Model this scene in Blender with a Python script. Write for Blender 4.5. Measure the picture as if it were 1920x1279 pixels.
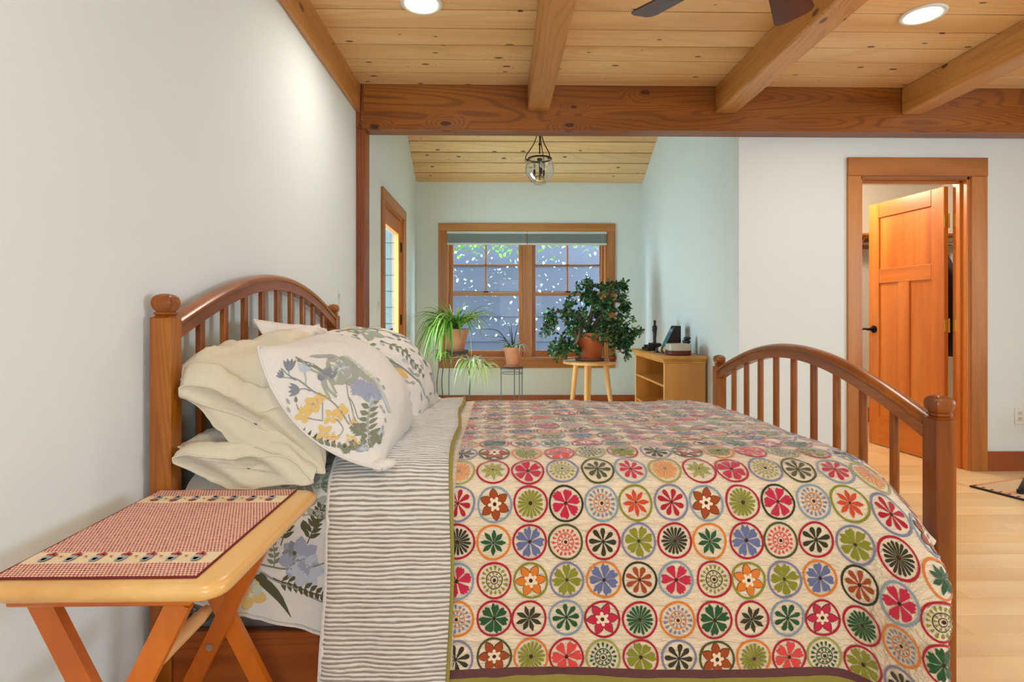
import bpy, math, random
import numpy as np
from mathutils import Vector, Matrix, noise as mnoise

R = math.radians
random.seed(7)
scene = bpy.context.scene
col = scene.collection
for o in list(bpy.data.objects):
    bpy.data.objects.remove(o)

# ------------------------------------------------------------------ camera
cam_d = bpy.data.cameras.new('camera')
cam = bpy.data.objects.new('camera', cam_d)
col.objects.link(cam)
cam.location = (0, 0, 1.11)
cam.rotation_euler = (R(90), 0, R(-1.0))
cam_d.sensor_width = 36
cam_d.lens = 36 * 1054 / 1920
cam_d.shift_x = 7.6 / 1920
cam_d.shift_y = -49.5 / 1920
cam_d.clip_start = 0.02
scene.camera = cam

# ------------------------------------------------------------------ exposure
scene.view_settings.view_transform = 'Standard'
scene.view_settings.look = 'None'
scene.view_settings.exposure = 0.74
scene.view_settings.gamma = 1.0
scene.view_settings.use_curve_mapping = False
scene.cycles.use_adaptive_sampling = True
scene.cycles.adaptive_threshold = 0.05
scene.cycles.max_bounces = 8

# ------------------------------------------------------------------ sky, sun, window daylight
world = bpy.data.worlds.new('world')
scene.world = world
world.use_nodes = True
bg = world.node_tree.nodes['Background']
bg.inputs[0].default_value = (0.70, 0.85, 1.0, 1)
bg.inputs[1].default_value = 9.0

def area(name, loc, rot, sx, sy, power, color):
    d = bpy.data.lights.new(name, 'AREA')
    d.shape = 'RECTANGLE'; d.size = sx; d.size_y = sy
    d.energy = power; d.color = color
    o = bpy.data.objects.new(name, d)
    o.location = loc; o.rotation_euler = rot
    col.objects.link(o)
    return o

sd = bpy.data.lights.new('sun', 'SUN')
sd.energy = 9.0; sd.angle = R(2); sd.color = (1, .95, .85)
sun = bpy.data.objects.new('sun', sd)
sun.rotation_euler = Vector((.75, .03, -.65)).to_track_quat('-Z', 'Y').to_euler()
col.objects.link(sun)
# window openings guide the sky light into the room (portals give off no light of their own)
for nm, loc, rot, sx, sy in (('rear_window_portal', (.65, -2.66, 1.45), (R(90), 0, 0), 1.3, 1.4), ('right_window_portal', (4.98, .9, 1.45), (R(90), 0, R(90)), 1.4, 1.4), ('nook_window_portal', (.34, 6.78, 1.34), (R(-90), 0, 0), 1.9, 1.5)):
    o = area(nm, loc, rot, sx, sy, 1, (1, 1, 1)); o.data.cycles.is_portal = True

# ------------------------------------------------------------------ materials
def lin(c):
    return tuple(((x / 255) / 12.92 if x / 255 <= .04045 else ((x / 255 + .055) / 1.055) ** 2.4) for x in c)

def hsvmul(c, k):
    return tuple(min(1, x * k) for x in c)

MATS = {}
class NT:
    def __init__(s, name):
        s.m = bpy.data.materials.new(name); s.m.use_nodes = True
        s.t = s.m.node_tree
        s.b = s.t.nodes['Principled BSDF']
        s.out = s.t.nodes['Material Output']
    def n(s, typ, **kw):
        nd = s.t.nodes.new(typ)
        for k, v in kw.items():
            setattr(nd, k, v)
        return nd
    def l(s, a, b):
        s.t.links.new(a, b)
    def math(s, op, a, b=None, c=None):
        nd = s.n('ShaderNodeMath', operation=op)
        for i, x in enumerate((a, b, c)):
            if x is None: continue
            if isinstance(x, (int, float)): nd.inputs[i].default_value = x
            else: s.l(x, nd.inputs[i])
        return nd.outputs[0]
    def mix(s, f, a, b, mode='MIX'):
        nd = s.n('ShaderNodeMix', data_type='RGBA', blend_type=mode)
        for i, x in ((0, f), (6, a), (7, b)):
            if isinstance(x, (int, float)): nd.inputs[i].default_value = x
            elif isinstance(x, tuple): nd.inputs[i].default_value = (*x[:3], 1)
            else: s.l(x, nd.inputs[i])
        return nd.outputs[2]
    def ramp(s, f, stops):
        nd = s.n('ShaderNodeValToRGB')
        r = nd.color_ramp
        while len(r.elements) < len(stops): r.elements.new(.5)
        for e, (p, c) in zip(r.elements, stops):
            e.position = p; e.color = (*c[:3], 1) if isinstance(c, tuple) else (c, c, c, 1)
        s.l(f, nd.inputs[0])
        return nd.outputs[0]
    def smooth(s, x, lo, hi):
        nd = s.n('ShaderNodeMapRange', interpolation_type='SMOOTHSTEP')
        s.l(x, nd.inputs[0]); nd.inputs[1].default_value = lo; nd.inputs[2].default_value = hi
        nd.inputs[3].default_value = 0; nd.inputs[4].default_value = 1
        return nd.outputs[0]
    def coords(s, scale, rnd=True, kind='Object'):
        tc = s.n('ShaderNodeTexCoord')
        v = tc.outputs[kind]
        if rnd:
            oi = s.n('ShaderNodeObjectInfo')
            cm = s.n('ShaderNodeCombineXYZ')
            r1 = s.math('MULTIPLY', oi.outputs['Random'], 37.0)
            for i in range(3): s.l(r1, cm.inputs[i])
            ad = s.n('ShaderNodeVectorMath', operation='ADD')
            s.l(v, ad.inputs[0]); s.l(cm.outputs[0], ad.inputs[1]); v = ad.outputs[0]
        mp = s.n('ShaderNodeMapping')
        mp.inputs['Scale'].default_value = scale
        s.l(v, mp.inputs[0])
        return mp.outputs[0]
    def noise(s, v, scale, detail=3, rough=.5, dist=0):
        nd = s.n('ShaderNodeTexNoise')
        s.l(v, nd.inputs['Vector'])
        nd.inputs['Scale'].default_value = scale; nd.inputs['Detail'].default_value = detail
        nd.inputs['Roughness'].default_value = rough; nd.inputs['Distortion'].default_value = dist
        return nd.outputs['Fac']
    def bump(s, h, strength=.2, dist=.01):
        nd = s.n('ShaderNodeBump')
        nd.inputs['Strength'].default_value = strength; nd.inputs['Distance'].default_value = dist
        s.l(h, nd.inputs['Height']); s.l(nd.outputs[0], s.b.inputs['Normal'])
    def base(s, c):
        if isinstance(c, tuple): s.b.inputs['Base Color'].default_value = (*c[:3], 1)
        else: s.l(c, s.b.inputs['Base Color'])

def plain(name, rgb, rough=.6, metal=0, coat=0, bump=0, bscale=40, var=0, spec=.5):
    if name in MATS: return MATS[name]
    t = NT(name); c = lin(rgb)
    t.b.inputs['Roughness'].default_value = rough
    t.b.inputs['Metallic'].default_value = metal
    t.b.inputs['Coat Weight'].default_value = coat
    t.b.inputs['Specular IOR Level'].default_value = spec
    if var or bump:
        v = t.coords((1, 1, 1)); f = t.noise(v, bscale, 3)
        if var: t.base(t.mix(f, hsvmul(c, 1 - var), hsvmul(c, 1 + var)))
        else: t.base(c)
        if bump: t.bump(f, bump, .004)
    else: t.base(c)
    MATS[name] = t.m
    return t.m

def wood(name, dark, mid, light, axis='X', g=1.0, rough=.42, knots=0.0, lines=.5, coat=0.0, linefreq=34, var=.10, kd=(70, 32, 14), kdens=1.0):
    if name in MATS: return MATS[name]
    t = NT(name)
    a = {'X': (.09, 1, 1), 'Y': (1, .09, 1), 'Z': (1, 1, .09)}[axis]
    v = t.coords(tuple(q * g for q in a))
    d, m_, l_ = lin(dark), lin(mid), lin(light)
    n1 = t.noise(v, 3.2, 4, .55, .3)
    fine = t.noise(v, 60, 3, .6)
    cc = t.ramp(n1, [(.28, d), (.5, m_), (.74, l_)])
    broad = t.noise(v, 2.0, 2, .5, .4)
    kn = None
    if knots:
        tc2 = t.n('ShaderNodeTexCoord'); sx = t.n('ShaderNodeSeparateXYZ'); t.l(tc2.outputs['Object'], sx.inputs[0])
        ia = 'XYZ'.index(axis); ob = [q for q in range(3) if q != ia]
        oi2 = t.n('ShaderNodeObjectInfo'); r2 = t.math('MULTIPLY', oi2.outputs['Random'], 61.0)
        cb = t.n('ShaderNodeCombineXYZ')
        t.l(t.math('ADD', t.math('MULTIPLY', sx.outputs[ia], 2.2 * kdens), r2), cb.inputs[0])
        t.l(t.math('ADD', t.math('MULTIPLY', t.math('ADD', sx.outputs[ob[0]], sx.outputs[ob[1]]), 5.0 * kdens), r2), cb.inputs[1])
        vo = t.n('ShaderNodeTexVoronoi', voronoi_dimensions='2D'); vo.inputs['Scale'].default_value = 1.0
        t.l(cb.outputs[0], vo.inputs['Vector'])
        sp = t.n('ShaderNodeSeparateColor'); t.l(vo.outputs['Color'], sp.inputs[0])
        gate = t.smooth(sp.outputs[0], 1 - knots, 1 - knots + .03)
        size = t.math('ADD', .35, sp.outputs[1])
        dist = t.math('DIVIDE', vo.outputs['Distance'], size)
        near = t.math('MULTIPLY', t.math('SUBTRACT', 1.0, t.smooth(dist, .0, .35)), gate)
        kn = t.math('MULTIPLY', t.math('SUBTRACT', 1.0, t.smooth(dist, .045, .085)), gate)
        broad = t.math('ADD', broad, t.math('MULTIPLY', near, .09))
    ring = t.math('SINE', t.math('MULTIPLY', broad, linefreq * 2.0))
    ring = t.smooth(ring, .15, 1.0)
    c2 = t.mix(t.math('MULTIPLY', ring, lines * .55), cc, hsvmul(d, .72))
    c3 = t.mix(t.math('MULTIPLY', t.smooth(fine, .45, .75), .16), c2, d)
    if kn is not None:
        c3 = t.mix(t.math('MULTIPLY', kn, .92), c3, lin(kd))
    oi = t.n('ShaderNodeObjectInfo')
    hv = t.n('ShaderNodeHueSaturation'); t.l(c3, hv.inputs['Color'])
    t.l(t.math('ADD', t.math('MULTIPLY', oi.outputs['Random'], 2 * var), 1 - var), hv.inputs['Value'])
    t.base(hv.outputs[0])
    t.b.inputs['Roughness'].default_value = rough
    t.b.inputs['Coat Weight'].default_value = coat
    t.b.inputs['Coat Roughness'].default_value = .25
    t.bump(fine, .06, .003)
    MATS[name] = t.m
    return t.m

def fabric(name, rgb, bump=.35, scale=60, rough=.95, weave=True, wr=.0, spec=.2):
    if name in MATS: return MATS[name]
    t = NT(name); c = lin(rgb)
    v = t.coords((1, 1, 1), rnd=False)
    f = t.noise(v, scale, 3, .6)
    big = t.noise(v, 9, 3, .55, .3)
    t.base(t.mix(f, hsvmul(c, .93), hsvmul(c, 1.05)))
    t.b.inputs['Roughness'].default_value = rough
    t.b.inputs['Specular IOR Level'].default_value = spec
    h = t.math('ADD', t.math('MULTIPLY', f, .25), t.math('MULTIPLY', big, 1.0))
    t.bump(h, bump, .02)
    MATS[name] = t.m
    return t.m

def paint(name, rgb, rough=.85):
    t = NT(name); c = lin(rgb)
    v = t.coords((1, 1, 1), rnd=False)
    f = t.noise(v, 90, 3, .6)
    t.base(c); t.b.inputs['Roughness'].default_value = rough
    t.b.inputs['Specular IOR Level'].default_value = .3
    t.bump(f, .04, .002)
    return t.m

def glass(name, tint=(1, 1, 1), refl=1.0):
    t = NT(name)
    tr = t.n('ShaderNodeBsdfTransparent'); tr.inputs[0].default_value = (*tint, 1)
    gl = t.n('ShaderNodeBsdfGlossy'); gl.inputs['Roughness'].default_value = .03
    fr = t.n('ShaderNodeFresnel'); fr.inputs[0].default_value = 1.5
    mx = t.n('ShaderNodeMixShader')
    ge = t.n('ShaderNodeNewGeometry')
    t.l(t.math('MULTIPLY', t.math('MULTIPLY', fr.outputs[0], refl), t.math('SUBTRACT', 1.0, ge.outputs['Backfacing'])), mx.inputs[0])
    t.l(tr.outputs[0], mx.inputs[1]); t.l(gl.outputs[0], mx.inputs[2])
    t.l(mx.outputs[0], t.out.inputs[0])
    return t.m

def leafmat(name, rgb, rough=.35, tl=.4, var=.15):
    t = NT(name); c = lin(rgb)
    f = t.noise(t.coords((1, 1, 1), rnd=False), 9, 2)
    cc = t.mix(f, hsvmul(c, 1 - var), hsvmul(c, 1 + var))
    t.base(cc); t.b.inputs['Roughness'].default_value = rough
    tr = t.n('ShaderNodeBsdfTranslucent'); t.l(cc, tr.inputs[0])
    mx = t.n('ShaderNodeMixShader'); mx.inputs[0].default_value = tl
    t.l(t.b.outputs[0], mx.inputs[1]); t.l(tr.outputs[0], mx.inputs[2]); t.l(mx.outputs[0], t.out.inputs[0])
    return t.m

def emit(name, rgb, s):
    t = NT(name)
    t.b.inputs['Base Color'].default_value = (.9, .9, .9, 1)
    t.b.inputs['Emission Color'].default_value = (*rgb, 1)
    t.b.inputs['Emission Strength'].default_value = s
    return t.m

W_PAINT = paint('white_wall_paint', (228, 235, 233))
W_NOOK = paint('nook_wall_paint', (230, 234, 224))
W_CEIL = wood('ceiling_pine', (216, 166, 108), (236, 194, 138), (246, 214, 164), 'X', 1.0, .38, .42, .34, .12, 70, .06, (84, 42, 20), 1.5)
W_BEAM = wood('beam_fir', (118, 60, 10), (154, 88, 20), (178, 112, 36), 'X', 1.2, .42, .4, .95, .1, 150, .03, (66, 22, 8))
W_JOIST = wood('joist_fir', (166, 108, 46), (198, 140, 74), (216, 162, 98), 'Y', 1.2, .4, .3, .5, .12, 110, .05, (80, 34, 14))
W_POST = wood('post_fir', (120, 52, 8), (152, 76, 16), (174, 96, 28), 'Z', 1.3, .42, .15, .85, .1, 110, .03)
W_TRIM_X = wood('fir_trim_horizontal', (152, 88, 28), (184, 114, 44), (204, 138, 64), 'X', 2, .42, 0, .3, .1, 20, .05)
W_TRIM_Y = wood('fir_trim_lengthwise', (152, 88, 28), (184, 114, 44), (204, 138, 64), 'Y', 2, .42, 0, .3, .1, 20, .05)
W_TRIM_Z = wood('fir_trim_vertical', (152, 88, 28), (184, 114, 44), (204, 138, 64), 'Z', 2, .42, 0, .3, .1, 20, .05)
W_DOOR_Z = wood('fir_door_vertical', (178, 88, 20), (204, 112, 32), (220, 134, 52), 'Z', 2, .36, 0, .22, .2, 16, .05)
W_DOOR_Y = wood('fir_door_rail', (178, 88, 20), (204, 112, 32), (220, 134, 52), 'Y', 2, .36, 0, .22, .2, 16, .05)
W_BASE = wood('baseboard_fir', (142, 66, 26), (166, 84, 36), (184, 102, 48), 'X', 2, .4, 0, .25, .12, 18, .03)
W_FLOOR = wood('floor_maple', (226, 184, 124), (240, 206, 152), (248, 222, 176), 'X', 1.1, .33, 0, .16, .15, 18, .07)
W_BED_Z = wood('bed_pine_vertical', (114, 54, 4), (156, 82, 8), (182, 110, 26), 'Z', 2.2, .36, 0, .5, .2, 60, .04)
W_BED_Y = wood('bed_pine_across', (114, 54, 4), (156, 82, 8), (182, 110, 26), 'Y', 2.2, .32, 0, .4, .3, 50, .03)
W_BED_X = wood('bed_pine_lengthwise', (132, 62, 16), (164, 84, 26), (186, 106, 42), 'X', 1.6, .38, .1, .8, .2, 90, .03)
W_TRAY = wood('tray_beech', (212, 154, 82), (230, 180, 106), (240, 196, 130), 'Y', 1.6, .32, 0, .2, .35, 14, .03)
W_TRAYLEG = wood('tray_leg_beech', (170, 78, 4), (196, 98, 10), (210, 116, 24), 'Z', 1.8, .36, 0, .2, .25, 14, .05)
W_DOWEL = wood('pale_dowel', (200, 142, 84), (222, 172, 116), (236, 194, 142), 'Y', 2.4, .45, 0, .7, .1, 26, .03)
W_CASE = wood('bookcase_birch', (184, 122, 48), (202, 142, 64), (214, 158, 82), 'Z', 1.6, .42, 0, .12, .15, 12, .03)
W_CASEIN = wood('bookcase_inside', (140, 66, 26), (160, 82, 36), (176, 98, 48), 'Z', 1.6, .5, 0, .12, .05, 12, .03)
W_STOOL = wood('stool_pine', (206, 150, 84), (226, 176, 110), (238, 196, 136), 'Z', 2, .42, 0, .2, .15, 14, .04)
W_FAN = wood('fan_blade_walnut', (44, 16, 10), (66, 26, 16), (88, 38, 24), 'X', 2, .38, 0, .5, .1, 20, .02)
M_WHITEPL = plain('white_plastic', (232, 232, 226), .4)
M_BLACK = plain('black_metal', (26, 22, 20), .4, .6)
M_BRASS = plain('brass', (214, 172, 84), .28, .9)
M_STEEL = plain('brushed_steel', (176, 178, 180), .3, .9)
M_WIRE = plain('grey_wire', (82, 84, 86), .45, .7)
M_BRONZE = plain('dark_bronze', (52, 40, 36), .45, .5)
M_TERRA = plain('terracotta', (196, 132, 98), .85, var=.08, bscale=12)
M_TERRAD = plain('glazed_terracotta', (190, 96, 46), .5, var=.06, bscale=10)
M_SOIL = plain('soil', (52, 38, 28), .95, bump=.6, bscale=60)
M_GLASS = glass('window_glass', (.96, .98, .97), .12)

# ------------------------------------------------------------------ mesh building
class MB:
    def __init__(s):
        s.v = []; s.f = []; s.m = []; s.cur = 0
    def mat(s, i): s.cur = i; return s
    def add(s, vs, fs):
        k = len(s.v); s.v.extend(vs)
        for f in fs:
            s.f.append([k + i for i in f]); s.m.append(s.cur)
        return s
    def box(s, x0, x1, y0, y1, z0, z1, b=.0):
        if x0 > x1: x0, x1 = x1, x0
        if y0 > y1: y0, y1 = y1, y0
        if z0 > z1: z0, z1 = z1, z0
        if b <= 0:
            vs = [(x, y, z) for x in (x0, x1) for y in (y0, y1) for z in (z0, z1)]
            return s.add(vs, [(0, 1, 3, 2), (4, 6, 7, 5), (0, 4, 5, 1), (2, 3, 7, 6), (0, 2, 6, 4), (1, 5, 7, 3)])
        b = min(b, (x1 - x0) / 2.01, (y1 - y0) / 2.01, (z1 - z0) / 2.01)
        lo = (x0, y0, z0); hi = (x1, y1, z1)
        vs = []; idx = {}
        for sx in (0, 1):
            for sy in (0, 1):
                for sz in (0, 1):
                    sg = (sx, sy, sz)
                    for ax in range(3):
                        p = []
                        for k in range(3):
                            e = hi[k] if sg[k] else lo[k]
                            if k != ax: e += -b if sg[k] else b
                            p.append(e)
                        idx[(sx, sy, sz, ax)] = len(vs); vs.append(tuple(p))
        fs = []
        for ax in range(3):
            o = [k for k in range(3) if k != ax]
            for sg in (0, 1):
                q = []
                for (p, r) in ((0, 0), (1, 0), (1, 1), (0, 1)):
                    c = [0, 0, 0]; c[ax] = sg; c[o[0]] = p; c[o[1]] = r
                    q.append(idx[(*c, ax)])
                fs.append(q)
        for ax in range(3):
            o = [k for k in range(3) if k != ax]
            for p in (0, 1):
                for r in (0, 1):
                    q = []
                    c = [0, 0, 0]; c[o[0]] = p; c[o[1]] = r
                    c[ax] = 0; q += [idx[(*c, o[0])], idx[(*c, o[1])]]
                    c[ax] = 1; q += [idx[(*c, o[1])], idx[(*c, o[0])]]
                    fs.append(q)
        for sx in (0, 1):
            for sy in (0, 1):
                for sz in (0, 1):
                    fs.append([idx[(sx, sy, sz, k)] for k in range(3)])
        # consistent outward normals
        c = Vector(((x0 + x1) / 2, (y0 + y1) / 2, (z0 + z1) / 2))
        out = []
        for f in fs:
            P = [Vector(vs[i]) for i in f]
            n = (P[1] - P[0]).cross(P[2] - P[0])
            m = sum(P, Vector()) / len(P) - c
            out.append(f if n.dot(m) > 0 else f[::-1])
        return s.add(vs, out)
    def prism(s, poly, axis, a, b):
        # extrude a 2-D outline along an axis from a to b
        n = len(poly)
        def P(p, h):
            return {'X': (h, p[0], p[1]), 'Y': (p[0], h, p[1]), 'Z': (p[0], p[1], h)}[axis]
        vs = [P(p, a) for p in poly] + [P(p, b) for p in poly]
        fs = [list(range(n))[::-1], list(range(n, 2 * n))]
        for i in range(n):
            j = (i + 1) % n
            fs.append([i, j, n + j, n + i])
        return s.add(vs, fs)
    def tube(s, pts, r, n=8, cap=True, flat=1.0):
        pts = [Vector(p) for p in pts]
        if not isinstance(r, (list, tuple)): r = [r] * len(pts)
        k = len(s.v); up = None
        vs = []
        for i, p in enumerate(pts):
            t = (pts[min(i + 1, len(pts) - 1)] - pts[max(i - 1, 0)])
            t = t.normalized() if t.length > 1e-9 else Vector((0, 0, 1))
            if up is None:
                up = Vector((0, 0, 1)) if abs(t.z) < .9 else Vector((1, 0, 0))
            x = t.cross(up)
            if x.length < 1e-6: x = t.orthogonal()
            x.normalize(); y = x.cross(t).normalized(); up = y
            for j in range(n):
                a = 2 * math.pi * j / n
                vs.append(tuple(p + x * (math.cos(a) * r[i]) + y * (math.sin(a) * r[i] * flat)))
        fs = []
        for i in range(len(pts) - 1):
            for j in range(n):
                j2 = (j + 1) % n
                fs.append([i * n + j, i * n + j2, (i + 1) * n + j2, (i + 1) * n + j])
        if cap:
            fs.append(list(range(n))[::-1]); L = (len(pts) - 1) * n
            fs.append([L + j for j in range(n)])
        return s.add(vs, fs)
    def lathe(s, prof, c=(0, 0, 0), n=24, sq=0, rot=0):
        # prof: (radius, z) pairs ; sq>0 makes a squared cross-section
        vs = []; fs = []
        for (r, z) in prof:
            for j in range(n):
                a = 2 * math.pi * j / n + rot
                ca, sa = math.cos(a), math.sin(a)
                q = 1.0
                if sq: q = 1 / ((abs(ca) ** sq + abs(sa) ** sq) ** (1 / sq))
                vs.append((c[0] + r * q * ca, c[1] + r * q * sa, c[2] + z))
        for i in range(len(prof) - 1):
            for j in range(n):
                j2 = (j + 1) % n
                fs.append([i * n + j, i * n + j2, (i + 1) * n + j2, (i + 1) * n + j])
        fs.append(list(range(n))[::-1]); L = (len(prof) - 1) * n
        fs.append([L + j for j in range(n)])
        return s.add(vs, fs)
    def grid(s, G, flip=False):
        nu, nv = G.shape[:2]
        k = len(s.v)
        vs = [tuple(p) for p in G.reshape(-1, 3)]
        fs = []
        for i in range(nu - 1):
            for j in range(nv - 1):
                f = [i * nv + j, (i + 1) * nv + j, (i + 1) * nv + j + 1, i * nv + j + 1]
                fs.append(f[::-1] if flip else f)
        return s.add(vs, fs)
    def build(s, name, mat, parent=None, smooth=False, loc=None, angle=None):
        me = bpy.data.meshes.new(name)
        off = Vector(loc) if loc is not None else (wloc(parent) if parent else Vector())
        me.from_pydata([tuple(Vector(v) - off) for v in s.v], [], s.f)
        mats = mat if isinstance(mat, (list, tuple)) else [mat]
        for m in mats: me.materials.append(m)
        if len(mats) > 1: me.polygons.foreach_set('material_index', s.m)
        if smooth: me.polygons.foreach_set('use_smooth', [True] * len(me.polygons))
        if smooth and angle:
            me.set_sharp_from_angle(angle=R(angle))
        me.update()
        o = bpy.data.objects.new(name, me)
        col.objects.link(o)
        if parent:
            o.parent = parent
            o.location = (off - wloc(parent)) if loc is not None else (0, 0, 0)
        elif loc is not None: o.location = loc
        return o

WL = {}
def wloc(o):
    p = Vector(o.location)
    while o.parent:
        o = o.parent; p = p + Vector(o.location)
    return p

def tag(o, label, cat, group=None, kind=None):
    if label: o['label'] = label
    if cat: o['category'] = cat
    if group: o['group'] = group
    if kind: o['kind'] = kind
    return o

def thing(name, label, cat, loc=(0, 0, 0), group=None, kind=None):
    o = bpy.data.objects.new(name, None)
    o.empty_display_size = .1
    col.objects.link(o); o.location = loc
    return tag(o, label, cat, group, kind)

def B(x0, x1, y0, y1, z0, z1, b=0):
    return MB().box(x0, x1, y0, y1, z0, z1, b)

def catmull(pts, n=8):
    P = [Vector(p) for p in pts]; out = []
    for i in range(len(P) - 1):
        p0 = P[max(i - 1, 0)]; p1 = P[i]; p2 = P[i + 1]; p3 = P[min(i + 2, len(P) - 1)]
        for k in range(n):
            t = k / n
            out.append(.5 * ((2 * p1) + (p2 - p0) * t + (2 * p0 - 5 * p1 + 4 * p2 - p3) * t * t + (3 * p1 - p0 - 3 * p2 + p3) * t ** 3))
    out.append(P[-1])
    return out

def shared(name, me, mat, parent, loc, rot=(0, 0, 0), scale=(1, 1, 1)):
    o = bpy.data.objects.new(name, me); col.objects.link(o)
    if parent: o.parent = parent
    o.location = loc; o.rotation_euler = rot; o.scale = scale
    return o

rng = np.random.default_rng(5)
def vnoise(x, y, seed=0):
    """smooth value noise on numpy arrays, range -1..1"""
    rg = np.random.default_rng(seed); T = rg.uniform(-1, 1, (64, 64))
    xi = np.floor(x).astype(int); yi = np.floor(y).astype(int)
    fx = x - xi; fy = y - yi
    fx = fx * fx * (3 - 2 * fx); fy = fy * fy * (3 - 2 * fy)
    g = lambda a, b: T[a % 64, b % 64]
    return (g(xi, yi) * (1 - fx) + g(xi + 1, yi) * fx) * (1 - fy) + (g(xi, yi + 1) * (1 - fx) + g(xi + 1, yi + 1) * fx) * fy

def sstep(x, a, b):
    t = np.clip((x - a) / (b - a), 0, 1)
    return t * t * (3 - 2 * t)

# ================================================================== THE ROOM
XL = -.957            # left wall face
YD = 3.94             # wall with the closet door
YN = 6.60             # nook window wall
XN = 1.70             # nook right wall face
ZC = 2.66             # main ceiling boards underside
XR, YB = 4.9, -2.6    # right wall, rear wall
def nook_z(y): return 2.66 + .53 * (YN - y)

# floor: sub-floor slab and planks
fl = B(XL - .2, XR + .2, YB - .2, YN + .2, -.10, -.022).build('floor', W_FLOOR)
tag(fl, 'pale honey wood plank floor running across the bedroom', 'floor', kind='structure')
pw = .128
pm = MB().box(0, 1, .0008, pw - .0008, -.022, 0, .0012)
plank_me = {}
def plank_mesh(L):
    L = round(L, 3)
    if L not in plank_me:
        o = MB().box(0, L, .0006, pw - .0006, -.0215, 0, .0010).build('plank', W_FLOOR)
        plank_me[L] = o.data; bpy.data.objects.remove(o)
    return plank_me[L]
y = -2.56; rr = random.Random(3); row = 0
lens = [1.4, 1.8, 2.2, 2.6]
while y < YN - .01:
    x = XL + .004 - rr.choice([0, 0])
    xe = (XR if y < YD + .15 else 4.6)
    while x < xe - .05:
        L = rr.choice(lens)
        if xe - x - L < .5: L = xe - x
        shared('plank', plank_mesh(L), W_FLOOR, fl, (x, y, 0))
        x += L + .001
    y += pw; row += 1

# left wall with the glazed door opening
DY0, DY1, DZ = 4.70, 5.66, 2.06
w = MB()
w.box(XL - .15, XL, YB - .15, DY0, 0, ZC + .3).box(XL - .075, XL, DY1, YN + .15, 0, 4.4).box(XL - .15, XL - .075, 6.45, YN + .15, 0, 4.4).box(XL - .075, XL, DY0, DY1, DZ, 4.4).box(XL - .15, XL, 3.9, DY0, ZC + .3, 4.4)
tag(w.build('wall_left', W_PAINT), 'long white plaster wall behind the headboard', 'wall', kind='structure')
# nook window wall
WX0, WX1, WZ0, WZ1 = -.606, 1.285, .585, 2.09
w = MB()
w.box(XL - .15, WX0, YN, YN + .15, 0, 2.9).box(WX1, XN + .12, YN, YN + .15, 0, 2.9).box(WX0, WX1, YN, YN + .15, 0, WZ0).box(WX0, WX1, YN, YN + .15, WZ1, 2.9)
tag(w.build('wall_nook', W_NOOK), 'pale wall of the nook around the double window', 'wall', kind='structure')
# nook right wall
w = MB().prism([(YD, 0), (YN, 0), (YN, nook_z(YN) + .1), (YD, nook_z(YD) + .1)], 'X', XN, XN + .12)
tag(w.build('wall_nook_side', W_PAINT), 'white side wall of the nook behind the bookcase', 'wall', kind='structure')
# door wall
OX0, OX1, OZ = 2.562, 3.353, 2.09
w = MB()
w.box(XN + .12, OX0, YD, YD + .12, 0, ZC).box(OX1, XR + .15, YD, YD + .12, 0, ZC).box(OX0, OX1, YD, YD + .12, OZ, ZC)
tag(w.build('wall_door', W_PAINT), 'white wall with the closet doorway', 'wall', kind='structure')
w = MB().box(XL, XN + .02, YD - .02, YD, 2.5, 4.2)
tag(w.build('wall_gable', W_PAINT), 'white wall above the main beam facing the nook', 'wall', kind='structure')
# right and rear walls; their unseen window openings are added to let daylight in
w = MB()
w.box(XR, XR + .15, YB - .15, .2, 0, ZC + .1).box(XR, XR + .15, 1.6, YD + .1, 0, ZC + .1).box(XR, XR + .15, .2, 1.6, 0, .75).box(XR, XR + .15, .2, 1.6, 2.15, ZC + .1)
tag(w.build('wall_right', W_PAINT), 'white wall on the right with an unseen window added for daylight', 'wall', kind='structure')
w = MB()
for a, b in ((XL - .15, .0), (1.3, XR + .15)):
    w.box(a, b, YB - .15, YB, 0, ZC + .1)
w.box(.0, 1.3, YB - .15, YB, 0, .75).box(.0, 1.3, YB - .15, YB, 2.15, ZC + .1)
tag(w.build('wall_rear', W_PAINT), 'white wall behind the viewer with an unseen window added for daylight', 'wall', kind='structure')

# main ceiling: deck above and boards
ce = B(XL - .15, XR + .15, YB - .15, YD, ZC + .022, ZC + .12).build('ceiling', W_CASEIN)
tag(ce, 'knotty pine board ceiling over the bedroom', 'ceiling', kind='structure')
bw = .187
y = 3.80 - bw * 34 + .0
cm = {}
def cboard(L, wd, mat, name):
    k = (round(L, 3), round(wd, 3), name)
    if k not in cm:
        o = MB().box(0, L, .0055, wd - .0055, 0, .022, .0015).build(name, mat); cm[k] = o.data; bpy.data.objects.remove(o)
    return cm[k]
i = 0
while y < 3.82:
    wd = bw if y + bw < 3.94 else 3.94 - y
    if y > YB - .1:
        sx = (XL, 1.53, 2.83)[i % 3]
        if sx == XL: shared('ceiling_board', cboard(XR - XL, wd, W_CEIL, 'ceiling_board'), W_CEIL, ce, (XL, y, ZC))
        else:
            shared('ceiling_board', cboard(sx - XL - .002, wd, W_CEIL, 'ceiling_board'), W_CEIL, ce, (XL, y, ZC))
            shared('ceiling_board', cboard(XR - sx, wd, W_CEIL, 'ceiling_board'), W_CEIL, ce, (sx, y, ZC))
    y += bw; i += 1

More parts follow.
